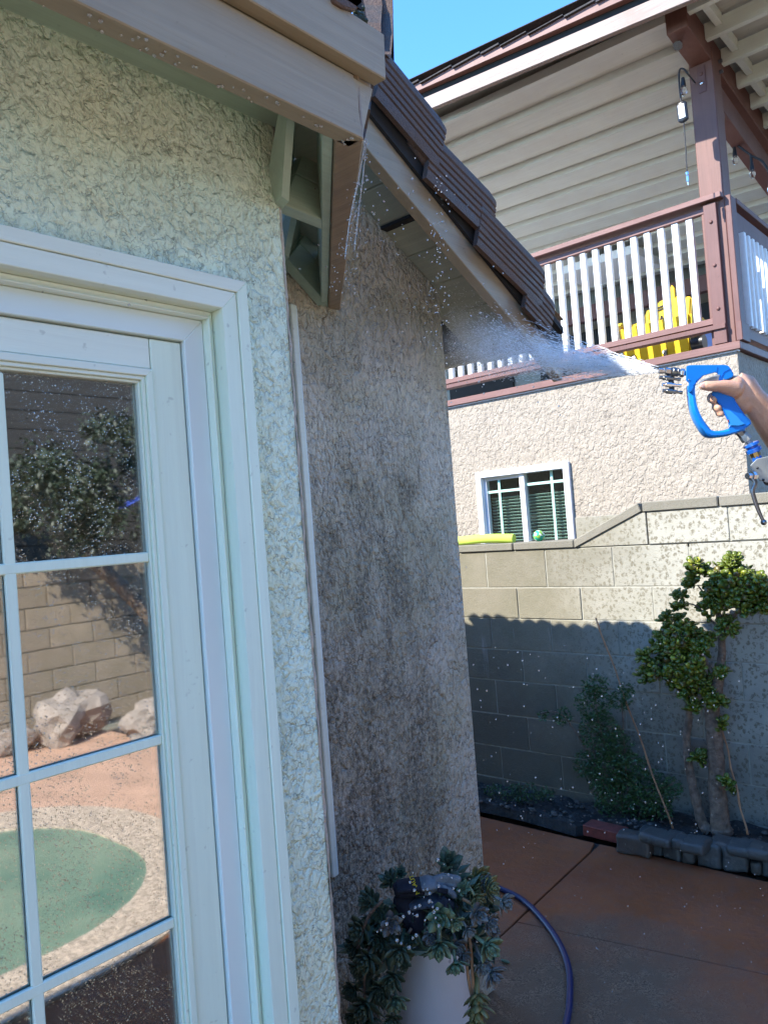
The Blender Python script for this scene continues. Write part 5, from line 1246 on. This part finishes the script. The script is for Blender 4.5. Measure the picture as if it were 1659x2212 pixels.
# fine streaks that fan out from the nozzle
sprm = MB(); rr = random.Random(21)
def spray_pt(t, u, v):
    """t along the jet 0..1, u vertical spread, v lateral spread"""
    c = noz.lerp(tgt, t)
    # fan centre drops slightly then widens
    up_ = UP*(u*(.010+.17*t)*(1 if u > 0 else .62)) ; sag = Vector((0, 0, -.035*t*(1-t)*4*.5))
    return c+up_+sag+(FW*.8+RT*.2).normalized()*(v*(.005+.07*t))
N1 = 10000
for i in range(N1):
    t = rr.random()**.8*.96+.01; u = max(-1.15, min(1.25, rr.gauss(0, .45))); v = rr.gauss(0, .5)
    p = spray_pt(t, u, v); L = rr.uniform(.006, .022)*(1.2-.7*t); q = spray_pt(min(1, t+L/1.0), u+rr.uniform(-.02, .02), v)
    r = rr.uniform(.0003, .00085)*(1+.5*(1-t))
    d = (q-p); 
    if d.length < 1e-5: continue
    s = d.orthogonal().normalized()*r; w_ = d.normalized().cross(s)
    sprm.add([p, (p+q)/2+s, (p+q)/2-s*.5+w_*.87, (p+q)/2-s*.5-w_*.87, q], [(0, 1, 2), (0, 2, 3), (0, 3, 1), (4, 2, 1), (4, 3, 2), (4, 1, 3)])
for i in range(150):
    u = max(-1.1, min(1.2, rr.gauss(0, .55))); v = rr.gauss(0, .5); t0 = rr.random()**1.5*.35; t1 = t0+rr.uniform(.05, .22)
    pp = [spray_pt(t0+(t1-t0)*k/5, u+.05*math.sin(k*1.3+i), v) for k in range(6)]; r = rr.uniform(.0003, .0008)
    sprm.tube(pp, [r*(.4+.6*math.sin(math.pi*(k+.5)/6)) for k in range(6)], 5)
build('water_spray', sprm, m_spray, None, 'white fan of water shot from the blue gun at the wall', 'water spray', kind='stuff')
# jet core
# drops drifting in the air, falling from the roof edge, and on the wall
dr = MB(); rr = random.Random(31)
def drop(p, r, el=1.): dr.ball(p, r, 6, 4, (1, 1, el))
def dropD(x, y, D, rpx): drop(at(x, y, D=D), rpx/FPX*D)
for i in range(170): dropD(rr.uniform(1015, 1600), rr.uniform(1390, 1800), rr.uniform(1.6, 2.4), rr.uniform(.7, 2.1))
for i in range(120): dropD(rr.uniform(1060, 1659), rr.uniform(1740, 2180), rr.uniform(1.5, 2.4), rr.uniform(.5, 1.5))
for i in range(200):  # under the eave, to the wall
    y = rr.uniform(330, 900); x = 790+(y-330)*.42+rr.gauss(0, 60+.12*(y-330)); dropD(x, y, rr.uniform(1.7, 2.0), rr.uniform(.8, 2.3))
for i in range(150): y = rr.uniform(310, 640); dropD(786-(y-310)*.12+rr.gauss(0, 7+.03*(y-310)), y, 1.55, rr.uniform(.9, 2.2))
for i in range(110): y = rr.uniform(380, 760); dropD(950+rr.gauss(0, 12)-(0 if y < 600 else 8), y, 1.75, rr.uniform(.8, 2.0))
for i in range(45): dropD(rr.gauss(905, 45), rr.gauss(1960, 60), 1.5, rr.uniform(1.2, 4.2))
for i in range(120): dropD(rr.uniform(680, 1010), rr.uniform(700, 1500), 1.9, rr.uniform(.6, 1.8))
build('water_drops', dr, m_water, None, 'scattered bright water drops flying through the air beneath the eave', 'water drops', kind='stuff', smooth=True)
# drops under the fascia
fd = MB()
for i in range(70):
    x = rr.uniform(-.1, fx1); fd.ball((x, FA+rr.uniform(.004, .034), ez-.002), rr.uniform(.0015, .0035), 8, 5, (1, 1, .8))
for i in range(14):
    fd.ball((rr.uniform(.3, .85), D1+rr.uniform(-.02, .06), CZ-.076 if rr.random() < .5 else CZ-.0595), rr.uniform(.0015, .003), 8, 5, (1, 1, .8))
build('hanging_drops', fd, m_water, None, 'water beads hanging under the tan fascia boards', 'water drops', kind='stuff', smooth=True)
# streams running off the valley
stm = MB()
for j, pts in enumerate(([(789, 300), (775, 390), (757, 470), (745, 560)], [(791, 298), (784, 380), (776, 450), (765, 545)])):
    stm.tube(spline([at(x+rr.uniform(-1, 1), y, D=1.45+.03*j) for x, y in pts], 7), [.0009+.0006*abs(math.sin(i*1.7+j)) for i in range(7*(len(pts)-1)+1)], 6)
build('water_trickle', stm, m_water, None, 'thin water trickles running off the torn flashing at the roof corner', 'water trickle', kind='stuff', smooth=True)
# mist: volume
def mk_mist(dens, name):
    t = NT(name); n = t.n; n.remove(t.b)
    v = n.new('ShaderNodeVolumePrincipled'); v.inputs['Color'].default_value = (.97, .975, .98, 1); v.inputs['Anisotropy'].default_value = .2
    d = (tgt-noz); L = d.length; d.normalize()
    def vm(op, a, b): 
        q = n.new('ShaderNodeVectorMath'); q.operation = op
        for i_, x in enumerate((a, b)):
            if isinstance(x, bpy.types.NodeSocket): t.L(x, q.inputs[i_])
            elif x is not None: q.inputs[i_].default_value = tuple(x)
        return q
    rel = vm('SUBTRACT', t.pos, noz).outputs[0]
    al = vm('DOT_PRODUCT', rel, d).outputs['Value']
    pr = n.new('ShaderNodeVectorMath'); pr.operation = 'SCALE'; pr.inputs[0].default_value = tuple(d); t.L(al, pr.inputs['Scale'])
    rad = vm('LENGTH', vm('SUBTRACT', rel, pr.outputs[0]).outputs[0], None).outputs['Value']
    lim = t.math('ADD', t.math('MULTIPLY', al, .17/L), .004)
    q = t.math('DIVIDE', rad, lim)
    fall = t.ramp(q, [(.15, 1.), (.95, 0.)], 'EASE')
    no = t.ramp(t.noise(t.mapn(t.pos, (1, 1, 1)), 11, 5, .62), [(.34, .08), (.66, 1.)])
    near = t.math('DIVIDE', 1., t.math('ADD', t.math('MULTIPLY', al, 3.2), .25))
    t.L(t.math('MULTIPLY', t.math('MULTIPLY', fall, no), t.math('MULTIPLY', near, dens)), v.inputs['Density']); t.L(v.outputs[0], t.out.inputs['Volume'])
    return t.m
def blob(name, pts, rads, mat, label, cat):
    P_ = spline(pts, 5); m = len(P_); rr_ = []
    for i in range(m):
        t = i/(m-1)*(len(rads)-1); j = min(int(t), len(rads)-2); rr_.append(rads[j]+(rads[j+1]-rads[j])*(t-j))
    return build(name, MB().tube(P_, rr_, 18), mat, None, label, cat, kind='stuff', smooth=True)
c1 = spray_pt(.25, 0, 0)
blob('water_mist', [spray_pt(t, .10*t, 0) for t in (.02, .25, .5, .75, .97)], [.008, .045, .09, .135, .165], mk_mist(17., 'jet_mist'), 'pale mist along the water jet between gun and wall', 'mist')

# ================================================================== BEHIND THE CAMERA (seen in the door glass)
wm = NT('pool_water'); wm.set(Base_Color=wm.mix(wm.ramp(wm.noise(wm.pos, 1.6, 5, .6), [(.35, 0.), (.65, 1.)]), (.10, .19, .14), (.24, .30, .21)), Roughness=.08, IOR=1.33, Normal=wm.bump(wm.noise(wm.pos, 6, 4), .02, .5)); wm = wm.m
def rrect(cx, cy, hx, hy, r, z, n=8):
    out = []
    for sx, sy, a0_ in ((1, 1, 0), (-1, 1, 90), (-1, -1, 180), (1, -1, 270)):
        for k in range(n+1): a = R(a0_+90*k/n); out.append((cx+sx*(hx-r)+r*math.cos(a), cy+sy*(hy-r)+r*math.sin(a), z))
    return out
Pi, Po = rrect(.25, -1.98, 2.05, .95, .8, GZ+.02), rrect(.25, -1.98, 2.40, 1.30, 1.1, GZ+.02)
n = len(Pi)
build('swimming_pool', MB().add([(x, y, GZ+.006) for x, y, z in Pi], [tuple(range(n))]), wm, kind='structure')
cop = MB().add([(x, y, GZ+.015) for x, y, z in Pi]+[(x, y, GZ+.015) for x, y, z in Po]+[(x, y, GZ-.09) for x, y, z in Pi]+[(x, y, GZ-.09) for x, y, z in Po],
   [(i, (i+1) % n, n+(i+1) % n, n+i) for i in range(n)]+[(i, (i+1) % n, 2*n+(i+1) % n, 2*n+i) for i in range(n)]+[(n+i, n+(i+1) % n, 3*n+(i+1) % n, 3*n+i) for i in range(n)])
build('pool_coping', cop, m_plain('pebbled_coping', (.50, .38, .28), .85, .5, 45, .004, 90), kind='structure')
bw2 = empty('garden_wall', (0, -5.05, GZ), 'sunlit tan block wall reflected in the door glass', 'wall')
m_tanblk = mk_block('tan_block', (.33, .25, .18), False)
build('core', MB().box((-6, -5.2, GZ-.1), (7, -5.06, 1.50)), m_mortar, bw2)
gb = mesh_of(MB().box((-.215, 0, .004), (.215, .06, .196)), 'block', m_tanblk, bevel=.004)
for rI in range(8):
    for k in range(26): inst('block', gb, (-5.6+k*.44+(.22 if rI % 2 else 0), -5.085, GZ+rI*.203), bw2)
fn = empty('wooden_fence', (0, -5.6, GZ), 'dark horizontal board fence above the reflected block wall', 'fence')
m_fence = m_wood('dark_fence_wood', (.045, .036, .028), 0, rough=.8, amt=.3)
for k in range(22): build('board', MB().box((-7, -5.62, 1.5+k*.20), (9, -5.59, 1.69+k*.20)), m_fence, fn)
build('backing', MB().box((-7, -5.64, 1.4), (9, -5.622, 5.9)), m_fence, fn)
for k in range(5): build('post', MB().box((-6.9+k*3.9, -5.74, GZ), (-6.78+k*3.9, -5.645, 5.8)), m_fence, fn)
tr = empty('backyard_tree', (4.1, -4.4, GZ), 'dark leafy tree reflected at the right edge of the door glass', 'tree')
build('trunk', MB().tube(spline([(4.5, -4.3, GZ), (4.35, -4.4, .5), (4.1, -4.5, 1.0), (3.6, -4.6, 1.6)], 6), [.07]*19, 10), m_bark, tr, smooth=True)
rr = random.Random(44); lc = MB()
tcl = [(rr.gauss(3.6, .45), rr.gauss(-4.5, .3), rr.gauss(2.15, .35), rr.uniform(.12, .3)) for _ in range(22)]
for i in range(9000):
    q = rr.choice(tcl); c = Vector((rr.gauss(q[0], q[3]*.5), rr.gauss(q[1], q[3]*.5), rr.gauss(q[2], q[3]*.5)))
    u = Vector((rr.uniform(-1, 1), rr.uniform(-1, 1), rr.uniform(-1, .4))).normalized(); v = u.orthogonal().normalized()
    lc.add([c, c+u*.03+v*.012, c+u*.06, c+u*.03-v*.012], [(0, 1, 2, 3)])
build('foliage', lc, m_hedge, tr, kind='stuff')
m_rock = m_plain('pale_boulder', (.30, .24, .20), .85, .25, 9, .02, 25)
def rock(c, s, sc, lab, seed):
    bm = bmesh.new(); bmesh.ops.create_icosphere(bm, subdivisions=3, radius=s)
    for v in bm.verts:
        v.co = Vector((v.co.x*sc[0], v.co.y*sc[1], v.co.z*sc[2])); v.co += v.co.normalized()*s*(.55*mn.noise(v.co*(1.3/s)+Vector((seed, 0, 0)))+.22*mn.noise(v.co*(3.6/s)+Vector((seed, 5, 0))))
    me = bpy.data.meshes.new('boulder'); bm.to_mesh(me); bm.free(); me.materials.append(m_rock)
    o = bpy.data.objects.new('boulder', me); COL.objects.link(o); o.location = c; o['label'] = lab; o['category'] = 'boulder'
rock((3.35, -4.6, GZ+.22), .27, (1.3, .8, .9), 'large pale boulder by the reflected tan wall', 1)
rock((3.9, -4.1, GZ+.14), .20, (1.3, .8, .8), 'smaller flat boulder right of the large pale one in the reflection', 5)
rock((4.25, -3.9, GZ+.10), .16, (1.4, .8, .7), 'low dark-sided rock at the foot of the reflected tree', 9)
umb = empty('patio_umbrella', (4.35, -4.0, GZ), 'folded light blue patio umbrella reflected beside the door frame', 'umbrella')
build('canopy', MB().lathe([(.02, 1.30), (.05, 1.1), (.09, .8), (.13, .45), (.10, .44)], (4.42, -4.05, GZ), 14), m_plain('light_blue_cloth', (.16, .34, .62), .8, .15, 10), umb, smooth='auto')
build('pole', MB().tube([(4.42, -4.05, GZ), (4.42, -4.05, GZ+1.36)], .018, 8), m_chrome, umb)

for i, (x, y, sz_) in enumerate(((2.9, -4.7, .16), (2.55, -4.75, .12), (3.6, -3.75, .10), (4.0, -3.55, .12))):
    rock((x, y, GZ+sz_*.6), sz_, (1.3, .9, .8), ['rough pale rock left of the large boulder in the reflection', 'small pale rock at the far left of the reflected rock row', 'low flat stone in front of the reflected rocks', 'small stone nearest the reflected blue umbrella'][i], 20+i)
aw = at(265, 1085, Y=2.3+4.6)
build('shade_awning', MB().hexa([(aw.x-.28, -4.65, aw.z-.16), (aw.x+.6, -4.65, aw.z+.20), (aw.x+.6, -4.0, aw.z+.30), (aw.x-.28, -4.0, aw.z-.08)], [(aw.x-.28, -4.65, aw.z-.15), (aw.x+.6, -4.65, aw.z+.21), (aw.x+.6, -4.0, aw.z+.31), (aw.x-.28, -4.0, aw.z-.07)]), m_plain('blue_awning_cloth', (.10, .16, .65), .8), None, 'blue shade cloth reflected near the top right of the door glass', 'awning')
